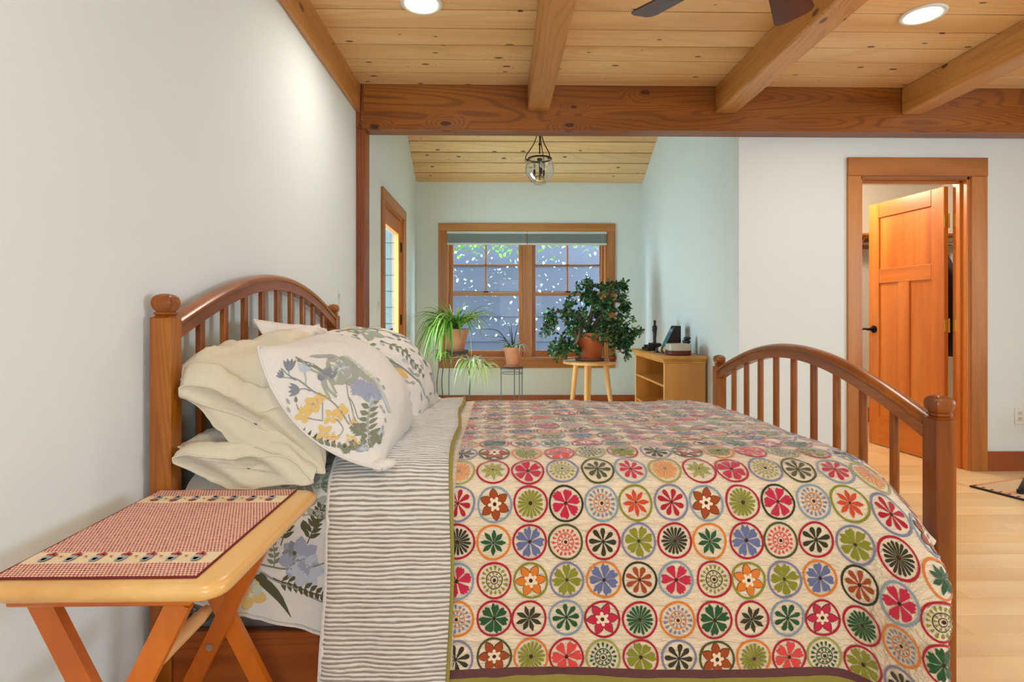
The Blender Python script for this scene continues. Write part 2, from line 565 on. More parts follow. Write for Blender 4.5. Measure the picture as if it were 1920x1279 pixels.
# nook sloped ceiling
nl = math.hypot(YN - YD, nook_z(YD) - nook_z(YN)); na = math.atan2(nook_z(YD) - nook_z(YN), YN - YD)
nc = MB().prism([(YN + .15, nook_z(YN + .15) + .03), (YN + .15, nook_z(YN + .15) + .15), (YD - .05, nook_z(YD - .05) + .15), (YD - .05, nook_z(YD - .05) + .03)], 'X', XL - .15, XN + .12).build('ceiling_nook', W_CASEIN)
tag(nc, 'sloping knotty pine ceiling over the nook', 'ceiling', kind='structure')
nb = .163
k = 0; s = 0
while s < nl - .02:
    me = cboard(XN - XL, min(nb, nl - s), W_CEIL, 'nook_board')
    # boards climb from the window wall towards the main beam
    o = shared('ceiling_board', me, W_CEIL, nc, (XL, YN - (s + min(nb, nl - s)) * math.cos(na), nook_z(YN) + (s + min(nb, nl - s)) * math.sin(na)), (-na, 0, 0))
    s += nb

# beams
bm = MB().box(XL, XR, 3.80, 3.94, 2.362, ZC + .02, .006)
tag(bm.build('main_beam', W_BEAM, loc=(XL, 3.8, 2.362)), 'heavy dark stained timber beam across the room above the nook opening', 'beam', kind='structure')
for (x0, lb) in ((.198, 'timber ceiling joist nearest the headboard wall'), (1.475, 'middle timber ceiling joist beside the fan blade'), (2.757, 'timber ceiling joist farthest from the headboard wall')):
    b_ = MB().box(x0, x0 + .145, YB, 3.80, 2.478, ZC + .002, .009)
    o = b_.build('ceiling_joist', W_JOIST, loc=(x0, YB, 2.478))
    tag(o, lb, 'beam', 'exposed ceiling joists', 'structure')
o = MB().box(4.03, 4.175, YB, 3.80, 2.478, ZC + .002, .009).build('ceiling_joist', W_JOIST, loc=(4.03, YB, 2.478))
tag(o, 'timber ceiling joist by the right wall beyond the view', 'beam', 'exposed ceiling joists', 'structure')
o = MB().box(XL, XL + .028, YB, 3.80, 2.472, ZC + .002, .003).build('trim_1', W_JOIST, loc=(XL, YB, 2.472))
tag(o, 'wide timber ledger along the top of the headboard wall', 'trim', kind='structure')
o = MB().box(XL, -.897, 3.80, 3.94, 0, 2.364, .006).build('corner_post', W_POST, loc=(XL, 3.8, 0))
tag(o, 'dark timber post carrying the beam at the headboard wall', 'post', kind='structure')
po = MB().box(XL + .0, -.905, 3.7985, 3.80, 2.364, ZC - .002).build('post_tenon', W_POST, o)
o = MB().prism([(-.9215, 2.66), (-.9165, 2.66), (-.9285, 2.375), (-.9315, 2.375)], 'Y', 3.7965, 3.7975).build('joint_gap', M_BLACK, po)

# baseboards
def baseboard(name, mb, label):
    tag(mb.build(name, W_BASE), label, 'baseboard', kind='structure')
baseboard('baseboard_nook', MB().box(XL, XN, YN - .018, YN, 0, .165, .003), 'reddish wood baseboard under the window')
baseboard('baseboard_door_wall', MB().box(XN + .0, 2.467, YD - .018, YD, 0, .138, .003).box(3.468, XR, YD - .018, YD, 0, .138, .003), 'reddish wood baseboard either side of the closet doorway')
baseboard('baseboard_left', MB().box(XL, XL + .018, YB, 3.80, 0, .138, .003).box(XL, XL + .018, 3.94, DY0 - .1, 0, .138, .003).box(XL, XL + .018, DY1 + .1, YN - .018, 0, .138, .003), 'wood baseboard along the headboard wall')
baseboard('baseboard_nook_side', MB().box(XN - .018, XN, YD - .018, YN - .018, 0, .138, .003), 'wood baseboard behind the bookcase')

# ------------------------------------------------------------------ nook window
win = thing('window_1', 'double-hung twin window in fir casing above the plants', 'window', ((WX0 + WX1) / 2, YN, WZ0), kind='structure')
c0, c1 = -.70, 1.378
MB().box(c0, WX0, YN - .02, YN, .61, WZ1, .003).build('casing_side', W_TRIM_Z, win)
MB().box(WX1, c1, YN - .02, YN, .61, WZ1, .003).build('casing_side', W_TRIM_Z, win)
MB().box(c0, c1, YN - .022, YN, WZ1, 2.18, .003).build('casing_head', W_TRIM_X, win)
MB().box(c0 - .01, c1 + .01, YN - .045, YN + .06, .578, .608, .004).build('stool_sill', W_TRIM_X, win)
MB().box(c0, c1, YN - .02, YN, .484, .577, .003).build('apron', W_TRIM_X, win)
J = MB().box(WX0, WX0 + .022, YN, YN + .15, WZ0, WZ1).box(WX1 - .022, WX1, YN, YN + .15, WZ0, WZ1).box(WX0, WX1, YN, YN + .15, WZ1 - .022, WZ1)
J.build('jamb', W_TRIM_Z, win)
XM = .345
MB().box(XM - .05, XM + .05, YN + .01, YN + .14, .605, WZ1, .004).build('mullion', W_TRIM_Z, win)
for (a, b) in ((WX0 + .022, XM - .05), (XM + .05, WX1 - .022)):
    # lower sash sits inside, upper sash outside
    for (z0, z1, yy, up) in ((.61, 1.375, YN + .055, False), (1.335, 2.068, YN + .095, True)):
        nm = 'upper_sash' if up else 'lower_sash'
        st = .052
        sash = MB().box(a, a + st, yy, yy + .036, z0, z1, .003).box(b - st, b, yy, yy + .036, z0, z1, .003).build(nm, W_TRIM_Z, win)
        bt = .045 if not up else .042
        MB().box(a + st, b - st, yy, yy + .036, z0, z0 + (.075 if not up else .042), .003).build('sash_rail', W_TRIM_X, sash)
        MB().box(a + st, b - st, yy, yy + .036, z1 - .042, z1, .003).build('sash_rail', W_TRIM_X, sash)
        if up:
            xm = (a + b) / 2; zm = 1.70
            mv = MB().box(xm - .011, xm + .011, yy + .004, yy + .03, z0 + .042, z1 - .042, .003)
            mv.build('muntin', W_TRIM_Z, sash)
            MB().box(a + st, b - st, yy + .004, yy + .03, zm - .011, zm + .011, .003).build('muntin', W_TRIM_X, sash)
            for (px0, px1) in ((a + st, xm - .011), (xm + .011, b - st)):
                for (pz0, pz1) in ((z0 + .042, zm - .011), (zm + .011, z1 - .042)):
                    MB().box(px0, px1, yy + .015, yy + .019, pz0, pz1).build('pane', M_GLASS, sash)
        else:
            MB().box(a + st, b - st, yy + .015, yy + .019, z0 + .075, z1 - .042).build('pane', M_GLASS, sash)
            MB().box((a + b) / 2 - .03, (a + b) / 2 + .03, yy - .004, yy + .02, z1, z1 + .014, .003).build('sash_lock', M_BLACK, sash)
# plain frames of the two unseen windows added to give daylight
for nm, lb, mk in (('added_window_2', 'unseen window added for daylight in the wall behind the viewer', lambda a, b, z0, z1: MB().box(a, b, YB - .10, YB - .05, z0, z1, .003)), ('added_window_3', 'unseen window added for daylight in the right-hand wall', lambda a, b, z0, z1: MB().box(XR + .05, XR + .10, a + .2, b + .2, z0, z1, .003))):
    wt = thing(nm, lb, 'window', (.65, YB, .75) if nm == 'added_window_2' else (XR, .9, .75), kind='structure')
    e = 1.3 if nm == 'added_window_2' else 1.4
    for a, b, z0, z1, pn in ((0, .05, .75, 2.15, 'frame_side'), (e - .05, e, .75, 2.15, 'frame_side'), (e / 2 - .02, e / 2 + .02, .8, 2.1, 'mullion'), (.05, e - .05, .75, .80, 'frame_rail'), (.05, e - .05, 2.10, 2.15, 'frame_rail')):
        mk(a, b, z0, z1).build(pn, W_TRIM_Z, wt)
# raised blinds
M_BLIND = plain('grey_green_blind', (150, 160, 152), .6)
M_BLINDT = plain('pale_blind_edge', (214, 216, 208), .5)
for (a, b, lb) in ((WX0 + .004, XM - .006, 'left of the two raised grey window blinds'), (XM - .002, WX1 - .004, 'right of the two raised grey window blinds, with hanging cord')):
    bl = thing('window_blind', lb, 'blind', ((a + b) / 2, YN + .02, 2.065), 'raised window blinds')
    MB().box(a, b, YN - .012, YN + .045, 2.058, 2.087, .003).build('head_rail', M_BLINDT, bl)
    for q in range(11):
        z = 2.056 - q * .0095
        MB().box(a + .004, b - .004, YN - .008 + (q % 2) * .003, YN + .04, z - .0085, z - .0015, .002).build('slat', M_BLIND, bl)
    MB().box(a + .002, b - .002, YN - .01, YN + .042, 1.93, 1.951, .003).build('bottom_rail', M_BLINDT, bl)
    if a > 0:
        MB().tube([(b - .06, YN - .012, 2.06), (b - .07, YN - .013, 1.7), (b - .075, YN - .013, 1.25), (b - .06, YN - .013, 1.22)], .0022, 5).build('cord', M_BLINDT, bl)
    MB().tube([(b - .045, YN - .012, 2.05), (b - .045, YN - .012, 1.95)], .002, 5).build('cord', M_BLINDT, bl)

# outside the window: neighbouring grey building and leafy branches
M_SIDE = plain('grey_siding', (58, 62, 76), .8, var=.05, bscale=6)
nbld = thing('neighbour_house', 'grey lavender neighbouring house seen through the window', 'house', (.4, 9.4, 0))
for q in range(16):
    z = -.6 + q * .42
    MB().prism([(9.42, z), (9.42, z + .44), (9.40, z + .44), (9.385, z)], 'X', -4.5, 5.5).build('siding_board', M_SIDE, nbld)
MB().box(-4.5, 5.5, 9.43, 9.7, -.6, 6.2).build('house_wall', M_SIDE, nbld)
gr = MB().box(-8, 8, YN + .2, 14, -.7, -.6).build('ground', plain('garden_soil', (96, 104, 76), .95, var=.2, bscale=3))
tag(gr, 'shaded garden ground outside the window', 'ground', kind='structure')
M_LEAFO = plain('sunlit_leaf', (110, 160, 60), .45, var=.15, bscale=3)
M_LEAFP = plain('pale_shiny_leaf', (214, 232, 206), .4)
M_BARK = plain('bark', (92, 72, 54), .9, var=.2, bscale=20)
def leaf_quad(mb, p, d, L, wd, up=Vector((0, 0, 1)), droop=.1):
    d = d.normalized(); x = d.cross(up)
    if x.length < 1e-4: x = Vector((1, 0, 0))
    x.normalize(); n = x.cross(d)
    P = [p, p + d * L * .35 + x * wd * .5 + n * wd * .12, p + d * L * .35 - x * wd * .5 + n * wd * .12, p + d * L * .72 + x * wd * .42 - n * L * droop * .4, p + d * L * .72 - x * wd * .42 - n * L * droop * .4, p + d * L - n * L * droop]
    mid1 = p + d * L * .4; mid2 = p + d * L * .75 - n * L * droop * .5
    mb.add([tuple(q) for q in P] + [tuple(mid1), tuple(mid2)], [(0, 1, 6), (0, 6, 2), (1, 3, 7, 6), (6, 7, 4, 2), (3, 5, 7), (7, 5, 4)])
rt = random.Random(21)
tr = thing('garden_tree', 'leafy green branches hanging outside the window', 'tree', (-.9, 8.3, -.6))
MB().tube(catmull([(-1.6, 8.5, -.6), (-1.5, 8.45, 1.2), (-1.3, 8.4, 2.4), (-.6, 8.3, 3.0), (.4, 8.2, 2.9), (1.3, 8.2, 2.7)], 5), [.09 - .08 * q / 25 for q in range(26)], 7).build('trunk', M_BARK, tr)
lf = MB()
for q in range(2300):
    x = rt.uniform(-1.6, 1.9)
    top = 2.62 - .10 * max(0, x)
    z = top - abs(rt.gauss(0, 1)) * (.30 if x < .35 else .16)
    if rt.random() < .22: z = rt.uniform(.8, 2.3)
    if rt.random() < .35 and x > .5: continue
    p = Vector((x, 8.2 + rt.uniform(-.3, .45), z))
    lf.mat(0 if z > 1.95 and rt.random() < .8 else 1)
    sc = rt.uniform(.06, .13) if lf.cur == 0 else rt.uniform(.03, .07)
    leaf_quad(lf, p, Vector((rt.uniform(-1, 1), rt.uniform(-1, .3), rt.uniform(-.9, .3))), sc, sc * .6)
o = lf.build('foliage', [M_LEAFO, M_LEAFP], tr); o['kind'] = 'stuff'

# ------------------------------------------------------------------ glazed door in the left wall of the nook
gd = thing('door_1', 'glazed fir door in the left wall of the nook', 'door', (XL, (DY0 + DY1) / 2, 0), kind='structure')
ca = .098
MB().box(XL, XL + .02, DY0 - ca, DY0, 0, DZ, .003).build('casing_side', W_TRIM_Z, gd)
MB().box(XL, XL + .02, DY1, DY1 + ca, 0, DZ, .003).build('casing_side', W_TRIM_Z, gd)
MB().box(XL, XL + .022, DY0 - ca, DY1 + ca, DZ, DZ + .098, .003).build('casing_head', W_TRIM_Y, gd)
MB().box(XL - .07, XL, DY0, DY0 + .02, 0, DZ).box(XL - .07, XL, DY1 - .02, DY1, 0, DZ).box(XL - .07, XL, DY0, DY1, DZ - .02, DZ).build('jamb', W_TRIM_Z, gd)
sx0, sx1 = XL - .06, XL - .018
d0, d1 = DY0 + .024, DY1 - .024
leafd = MB().box(sx0, sx1, d0, d0 + .105, .01, DZ - .026, .003).box(sx0, sx1, d1 - .105, d1, .01, DZ - .026, .003).build('stile', W_DOOR_Z, gd)
MB().box(sx0, sx1, d0 + .105, d1 - .105, DZ - .16, DZ - .026, .003).build('door_rail', W_DOOR_Y, gd)
MB().box(sx0, sx1, d0 + .105, d1 - .105, .01, .25, .003).build('door_rail', W_DOOR_Y, gd)
MB().box(sx0 + .002, sx0 + .007, d0 + .105, d1 - .105, .25, DZ - .16).build('glass_pane', glass('door_glass', (.80, .88, .87), 1.0), gd)
for z in (1.78, 1.06, .25):
    MB().box(XL - .018, XL - .006, d1 - .012, d1 + .012, z - .05, z + .05, .003).build('hinge', M_BLACK, gd)
hd = MB().tube([(sx1 + .0, d0 + .055, .98), (sx1 + .05, d0 + .055, .98), (sx1 + .055, d0 + .08, .98), (sx1 + .055, d0 + .17, .985)], .009, 8).build('door_handle', M_BLACK, gd)
MB().box(sx1, sx1 + .008, d0 + .03, d0 + .08, .87, 1.07, .004).build('handle_plate', M_BLACK, hd)
# porch end wall outside that door
M_PORCH = plain('porch_siding', (74, 86, 86), .8)
pv = thing('porch_wall', 'pale siding wall of the porch outside the glazed door', 'wall', (-2.3, 7.0, 0), kind='structure')
for q in range(13):
    MB().box(-3.6, XL - .16, 6.98, 7.02, q * .2, q * .2 + .195, .006).build('siding_board', M_PORCH, pv)
MB().box(-3.6, XL - .16, 7.02, 7.08, -.4, 2.7).build('backing', M_PORCH, pv)

# ------------------------------------------------------------------ closet doorway
dt = thing('trim_2', 'fir casing around the closet doorway', 'trim', (3.0, YD, 0), kind='structure')
MB().box(2.467, OX0, YD - .02, YD, 0, OZ, .003).build('casing_side', W_TRIM_Z, dt)
MB().box(OX1, 3.468, YD - .02, YD, 0, OZ, .003).build('casing_side', W_TRIM_Z, dt)
MB().box(2.467, 3.468, YD - .024, YD, OZ, 2.22, .003).build('casing_head', W_TRIM_X, dt)
MB().box(OX0 - .001, OX0 + .02, YD, YD + .125, 0, OZ, .002).build('jamb', W_DOOR_Z, dt)
MB().box(OX1 - .02, OX1 + .001, YD, YD + .125, 0, OZ, .002).build('jamb', W_DOOR_Z, dt)
MB().box(OX0, OX1, YD, YD + .125, OZ - .02, OZ + .001, .002).build('head_jamb', W_TRIM_X, dt)
MB().box(OX1 - .034, OX1 - .02, YD + .045, YD + .08, 0, OZ - .02, .002).build('door_stop', W_DOOR_Z, dt)
MB().box(OX0 + .02, OX0 + .034, YD + .045, YD + .08, 0, OZ - .02, .002).build('door_stop', W_DOOR_Z, dt)
MB().box(OX0 + .02, OX1 - .02, YD + .045, YD + .08, OZ - .034, OZ - .02, .002).build('door_stop', W_TRIM_X, dt)
# door leaf, local: width along +Y, face towards -X
dr = thing('door_2', 'open three-panel fir closet door with a black lever', 'door', (3.318, 4.085, 0), kind='structure')
DWd, DH, TH = .745, 2.055, .036
def dpart(name, y0, y1, z0, z1, x0, x1, mat, b=.003, par=None):
    o = MB().box(x0, x1, y0, y1, z0, z1, b).build(name, mat, None)
    o.parent = par or dr
    return o
st = .112
dpart('stile', 0, st, .008, DH, -TH, 0, W_DOOR_Z)
dpart('stile', DWd - st, DWd, .008, DH, -TH, 0, W_DOOR_Z)
dpart('door_rail', st, DWd - st, DH - .125, DH, -TH, 0, W_DOOR_Y)
dpart('door_rail', st, DWd - st, 1.375, 1.495, -TH, 0, W_DOOR_Y)
dpart('door_rail', st, DWd - st, .008, .245, -TH, 0, W_DOOR_Y)
cs = DWd / 2
dpart('mid_stile', cs - .055, cs + .055, .245, 1.375, -TH, 0, W_DOOR_Z)
for (a, b, c, d) in ((st, DWd - st, 1.495, DH - .125), (st, cs - .055, .245, 1.375), (cs + .055, DWd - st, .245, 1.375)):
    p = dpart('panel', a, b, c, d, -TH + .013, -.013, W_DOOR_Z, .001)
kn = MB().tube([(-TH, DWd - .062, .985), (-TH - .055, DWd - .062, .985)], .013, 10).lathe([(.0, .0), (.03, .0), (.03, .0)], (0, 0, 0), 3)
kn = MB()
kn.tube([(-TH + .002, DWd - .062, .985), (-TH - .008, DWd - .062, .985)], .032, 16)
kn.tube([(-TH - .006, DWd - .062, .985), (-TH - .05, DWd - .062, .985)], .012, 10)
kn.tube([(-TH - .05, DWd - .068, .985), (-TH - .056, DWd - .062, .985), (-TH - .056, DWd - .02, .987), (-TH - .05, DWd + .04, .98)], [.011, .012, .009, .007], 10)
o = kn.build('lever_handle', M_BLACK); o.parent = dr
for z in (1.80, 1.03, .26):
    h = MB().tube([(-.004, -.008, z - .052), (-.004, -.008, z + .052)], .0065, 8)
    h.box(-.034, 0, -.0035, .0, z - .045, z + .045, .001)
    o = h.build('hinge', M_BRASS); o.parent = dr
dr.rotation_euler = (0, 0, R(5))
for z in (1.80, 1.03, .26):
    MB().box(OX1 - .0215, OX1 - .02, YD + .083, YD + .122, z - .045, z + .045).build('hinge_leaf', M_BRASS, dt)

# closet
cz = 2.45
W_CLO = paint('closet_paint', (236, 230, 220))
w = MB().box(XN + .12, 4.6, 5.75, 5.87, 0, cz).box(4.6, 4.72, YD + .12, 5.87, 0, cz)
tag(w.build('wall_closet', W_CLO), 'cream closet walls seen through the open door', 'wall', kind='structure')
tag(MB().box(XN + .12, 4.72, YD + .12, 5.87, cz, cz + .05).build('ceiling_closet', W_CLO), 'white closet ceiling', 'ceiling', kind='structure')
baseboard('baseboard_closet', MB().box(XN + .12, 4.6, 5.735, 5.75, 0, .15, .003), 'reddish baseboard inside the closet')
sh = thing('closet_shelf', 'wood closet shelf with hanging rod and bracket seen past the door edge', 'shelf', (3.0, 5.6, 1.85))
MB().box(XN + .14, 4.58, 5.42, 5.75, 1.885, 1.905, .002).build('shelf_board', W_TRIM_X, sh)
MB().box(XN + .14, 4.58, 5.73, 5.75, 1.79, 1.885, .002).build('cleat', W_TRIM_X, sh)
MB().tube([(XN + .14, 5.52, 1.815), (4.58, 5.52, 1.815)], .017, 12).build('hanging_rod', M_STEEL, sh)
br = MB().box(3.60, 3.625, 5.44, 5.74, 1.868, 1.884).box(3.60, 3.625, 5.725, 5.748, 1.60, 1.884)
br.tube([(3.612, 5.46, 1.872), (3.612, 5.735, 1.66)], .008, 6)
br.build('bracket', W_TRIM_Z, sh)
cl_ = MB().box(4.5, 4.6, YD + .3, 5.75, 1.885, 1.905)
# hanging clothes glimpsed through the hinge gap
for q, (rgb, lb) in enumerate((((40, 38, 44), 'black garment hanging by the closet door hinge'), ((196, 190, 182), 'pale grey garment hanging by the closet door hinge'), ((70, 72, 84), 'slate garment hanging at the end of the closet rod'))):
    x = 4.02 + q * .10
    G = np.zeros((10, 14, 3))
    g = MB()
    for sgn in (1, -1):
        for a in range(10):
            for b in range(14):
                t = b / 13; s_ = a / 9
                wd = .19 * min(1, .25 + 3.2 * t) if t < .3 else .21
                G[a, b] = (x + sgn * .022 * math.sin(math.pi * s_) * (1 + .3 * math.sin(9 * s_)), 5.30 + wd * (2 * s_ - 1), 1.77 - t * 1.05)
        g.grid(G, sgn < 0)
    o = tag(g.build('hanging_garment', fabric('garment_%d' % q, rgb), smooth=True), lb, 'garment', 'clothes in the closet')
    MB().tube([(x, 5.30, 1.79), (x, 5.32, 1.785), (x, 5.40, 1.775), (x, 5.16, 1.76)], .004, 6).build('hanger', M_BLACK, o)
lampc = thing('closet_ceiling_light', 'small round ceiling lamp inside the closet', 'lamp', (3.0, 5.0, cz))
MB().lathe([(.09, 0), (.095, -.012), (.085, -.02)], (3.0, 5.0, cz), 20).build('lamp_base', M_WHITEPL, lampc, True)
MB().lathe([(.08, -.02), (.075, -.05), (.05, -.075), (.01, -.085)], (3.0, 5.0, cz), 20).build('lamp_shade', emit('closet_lamp_glow', (1, .82, .58), 6), lampc, True)
pl = bpy.data.lights.new('closet_lamp', 'POINT'); pl.energy = 24; pl.color = (1, .84, .64); pl.shadow_soft_size = .09
po = bpy.data.objects.new('closet_lamp', pl); po.location = (2.75, 4.85, cz - .16); col.objects.link(po)

# ------------------------------------------------------------------ recessed lights
def can(x, y, label):
    t = thing('recessed_light', label, 'light', (x, y, ZC), 'recessed ceiling lights')
    MB().lathe([(.103, .001), (.106, -.004), (.100, -.010), (.084, -.009), (.080, -.002), (.070, .0)], (x, y, ZC), 40).build('trim_ring', M_WHITEPL, t, True)
    MB().lathe([(.070, -.004), (.055, -.0045), (.01, -.005)], (x, y, ZC), 32).build('lens', emit('can_lens', (1, .95, .86), 14), t, True)
    d = bpy.data.lights.new('can_light', 'AREA'); d.shape = 'DISK'; d.size = .12; d.energy = 4.5; d.color = (1, .94, .85); d.spread = R(150)
    o = bpy.data.objects.new('can_light', d); o.location = (x, y, ZC - .02); col.objects.link(o)
can(-.381, 2.80, 'round recessed ceiling light nearest the headboard wall')
can(2.19, 2.86, 'round recessed ceiling light on the right near the closet')
can(-.381, .2, 'unseen recessed ceiling light added overhead to help light the room')  # this and the next are unseen, added to help light the room
can(2.19, .2, 'unseen recessed ceiling light added overhead on the right to help light the room')

# ------------------------------------------------------------------ ceiling fan (only two blade tips reach the picture)
fcx, fcy, fz = .885, 1.80, 2.30
fan = thing('ceiling_fan', 'dark wood ceiling fan with blade tips at the top edge', 'ceiling fan', (fcx, fcy, ZC))
MB().lathe([(.07, 0), (.07, -.03), (.03, -.06)], (fcx, fcy, ZC), 24).build('canopy', M_BRONZE, fan, True, angle=40)
MB().tube([(fcx, fcy, ZC - .05), (fcx, fcy, fz + .07)], .013, 12).build('downrod', M_BRONZE, fan, True)
MB().lathe([(.03, .09), (.09, .075), (.115, .04), (.115, 0), (.09, -.03), (.05, -.05), (.0, -.055)], (fcx, fcy, fz), 28).build('motor_housing', M_BRONZE, fan, True, angle=50)
for q in range(5):
    a = R(55 + 72 * q)
    m = MB()
    L0, L1, w0, w1 = .16, .535, .052, .074
    out = [(L0, -w0), (L1 - .03, -w1), (L1 - .008, -w1 + .012), (L1, -w1 + .035), (L1, w1 - .035), (L1 - .008, w1 - .012), (L1 - .03, w1), (L0, w0)]
    m.prism(out, 'Z', -.003, .003)
    ob = m.build('fan_blade', W_FAN); ob.parent = fan
    ob.location = (0, 0, fz - ZC); ob.rotation_euler = (R(-13), 0, a); ob.rotation_mode = 'XYZ'
    m = MB().box(.09, .2, -.022, .022, .004, .009, .002)
    oa = m.build('blade_arm', M_BRONZE); oa.parent = fan; oa.location = (0, 0, fz - ZC); oa.rotation_euler = (R(-13), 0, a)

# ------------------------------------------------------------------ pendant in the nook
px, py = .385, 5.2
zc_ = nook_z(py)
pe = thing('pendant_lantern', 'clear glass bell jar pendant on dark hooks in the nook', 'lamp', (px, py, zc_))
MB().lathe([(.065, .03), (.065, -.02), (.02, -.045)], (px, py, zc_), 20).build('canopy', M_BRONZE, pe, True, angle=40)
MB().tube([(px, py, zc_), (px, py, 2.60)], .006, 8).build('stem', M_BRONZE, pe)
MB().lathe([(.0, 2.70), (.012, 2.695), (.012, 2.68), (.0, 2.675)], (px, py, 0), 12).build('stem_knob', M_BRONZE, pe, True)
prof = [(.104, 2.548), (.110, 2.535), (.126, 2.505), (.135, 2.465), (.131, 2.425), (.112, 2.38), (.078, 2.338), (.04, 2.315), (.006, 2.308)]
pr2 = [(r - .004 if r > .01 else r, z + (.0 if z > 2.5 else .003)) for r, z in prof][::-1]
gm = NT('jar_glass')
trn = gm.n('ShaderNodeBsdfTransparent'); trn.inputs[0].default_value = (.97, .98, .98, 1)
gls = gm.n('ShaderNodeBsdfGlossy'); gls.inputs['Roughness'].default_value = .02
lw = gm.n('ShaderNodeLayerWeight'); lw.inputs[0].default_value = .42
ms = gm.n('ShaderNodeMixShader'); gm.l(lw.outputs['Facing'], ms.inputs[0]); gm.l(trn.outputs[0], ms.inputs[1]); gm.l(gls.outputs[0], ms.inputs[2]); gm.l(ms.outputs[0], gm.out.inputs[0])
gl = MB()
gl.lathe(prof, (px, py, 0), 36); gl.f.pop(-2); gl.m.pop(-2)
gl.build('glass_jar', gm.m, pe, True)
rm = MB(); rm.tube([(px + .107 * math.cos(2 * math.pi * q / 36), py + .107 * math.sin(2 * math.pi * q / 36), 2.551) for q in range(37)], .008, 8, False)
rim = rm.build('rim', M_BRONZE, pe, True)
for q in range(3):
    a = R(-172 + 120 * q)
    ca, sa = math.cos(a), math.sin(a)
    pts = [(.022, 2.80), (.03, 2.76), (.055, 2.69), (.10, 2.62), (.128, 2.575), (.132, 2.55), (.118, 2.535), (.108, 2.545)]
    MB().tube(catmull([(px + r * ca, py + r * sa, z) for r, z in pts], 4), .0045, 6).build('hook_rod', M_BRONZE, pe, True)
    MB().tube([(px + (.128 + .012 * math.cos(k)) * ca, py + (.128 + .012 * math.cos(k)) * sa, 2.535 + .012 * math.sin(k)) for k in [R(30 * q2) for q2 in range(13)]], .003, 5).build('ring', M_BRONZE, pe)
sk = MB().lathe([(.0, 2.56), (.025, 2.555), (.025, 2.53), (.008, 2.52), (.006, 2.36), (.0, 2.35)], (px, py, 0), 12)
skt = sk.build('socket_cluster', M_BRONZE, pe, True)
M_CANDLE = plain('candle_sleeve', (206, 198, 180), .5)
M_BULB = glass('bulb_glass', (.9, .88, .84), 1.5)
for q in range(3):
    a = R(40 + 120 * q)
    x, y2 = px + .052 * math.cos(a), py + .052 * math.sin(a)
    MB().tube([(px, py, 2.40), (x, y2, 2.385), (x, y2, 2.40)], .004, 6).build('candle_arm', M_BRONZE, skt)
    MB().lathe([(.010, 2.40), (.010, 2.455), (.006, 2.457)], (x, y2, 0), 10).build('candle_sleeve', M_BRONZE, skt, True)
    MB().lathe([(.006, 2.457), (.013, 2.475), (.010, 2.50), (.001, 2.525)], (x, y2, 0), 10).build('candle_bulb', M_CANDLE, skt, True)

# ================================================================== THE BED
bed = thing('bed_frame', 'brown wooden slat bed frame with arched headboard and footboard', 'bed', (.16, 2.343, 0))
PX = .057
def finial(mb, cx, cy, z):
    # squared bulb on a waisted neck
    h = PX / 2
    prof = [(h * .98, 0), (h * .74, .004), (h * .66, .006), (h * .80, .0085), (h * .84, .0115), (h * .80, .014), (h * .66, .0155), (h * .70, .018), (h * .86, .0235), (h * .97, .032), (h * 1.0, .040), (h * .97, .048), (h * .88, .055), (h * .68, .061), (h * .36, .0645), (h * .02, .066)]
    mb.lathe(prof, (cx, cy, z), 32, sq=7)
def post(cx, cy, zt):
    h = PX / 2
    o = MB().box(cx - h, cx + h, cy - h, cy + h, 0, zt, .0035).build('post', W_BED_Z, bed)
    m = MB(); finial(m, cx, cy, zt - .001)
    m.build('finial', W_BED_Z, o, True, angle=32)
HX, FX = -.9115, 1.2395
NY, FY = 1.5585, 3.1285
ZH, ZF = 1.103, .82
for cx, zt in ((HX, ZH), (FX, ZF)):
    for cy in (NY, FY): post(cx, cy, zt)
def arch(cx, z0, rise, nm):
    y0, y1 = NY + PX / 2 - .001, FY - PX / 2 + .001
    N = 40
    half = (y1 - y0) / 2
    # circular arc with a softened spring near the posts
    def zc(t): return z0 + rise * (math.sin(math.pi * t) * .62 + (1 - (2 * t - 1) ** 2) * .38)
    def sweep(prof, name):
        vs = []; fs = []; n = len(prof)
        for i in range(N + 1):
            t = i / N; y = y0 + (y1 - y0) * t
            dz = (zc(min(1, t + .01)) - zc(max(0, t - .01))); dy = (y1 - y0) * (min(1, t + .01) - max(0, t - .01))
            L = math.hypot(dz, dy); ny, nz = -dz / L, dy / L
            for (px_, pn) in prof:
                if 0 < i < N: vs.append((cx + px_, y + ny * pn, zc(t) + nz * pn))
                else: vs.append((cx + px_, y, zc(t) + pn * 1.12))
        for i in range(N):
            for j in range(n):
                j2 = (j + 1) % n
                fs.append([i * n + j, i * n + j2, (i + 1) * n + j2, (i + 1) * n + j])
        fs.append(list(range(n))); fs.append([N * n + j for j in range(n)][::-1])
        MB().add(vs, fs).build(name, W_BED_Y, bed, True, angle=28)
    sweep([(-.019, -.040), (-.019, -.002), (.019, -.002), (.019, -.040)], 'arched_rail')
    sweep([(-.026, -.002), (-.029, .003), (-.029, .008), (-.024, .013), (-.012, .019), (0, .021), (.012, .019), (.024, .013), (.029, .008), (.029, .003), (.026, -.002)], 'rail_cap')
    return zc, y0, y1
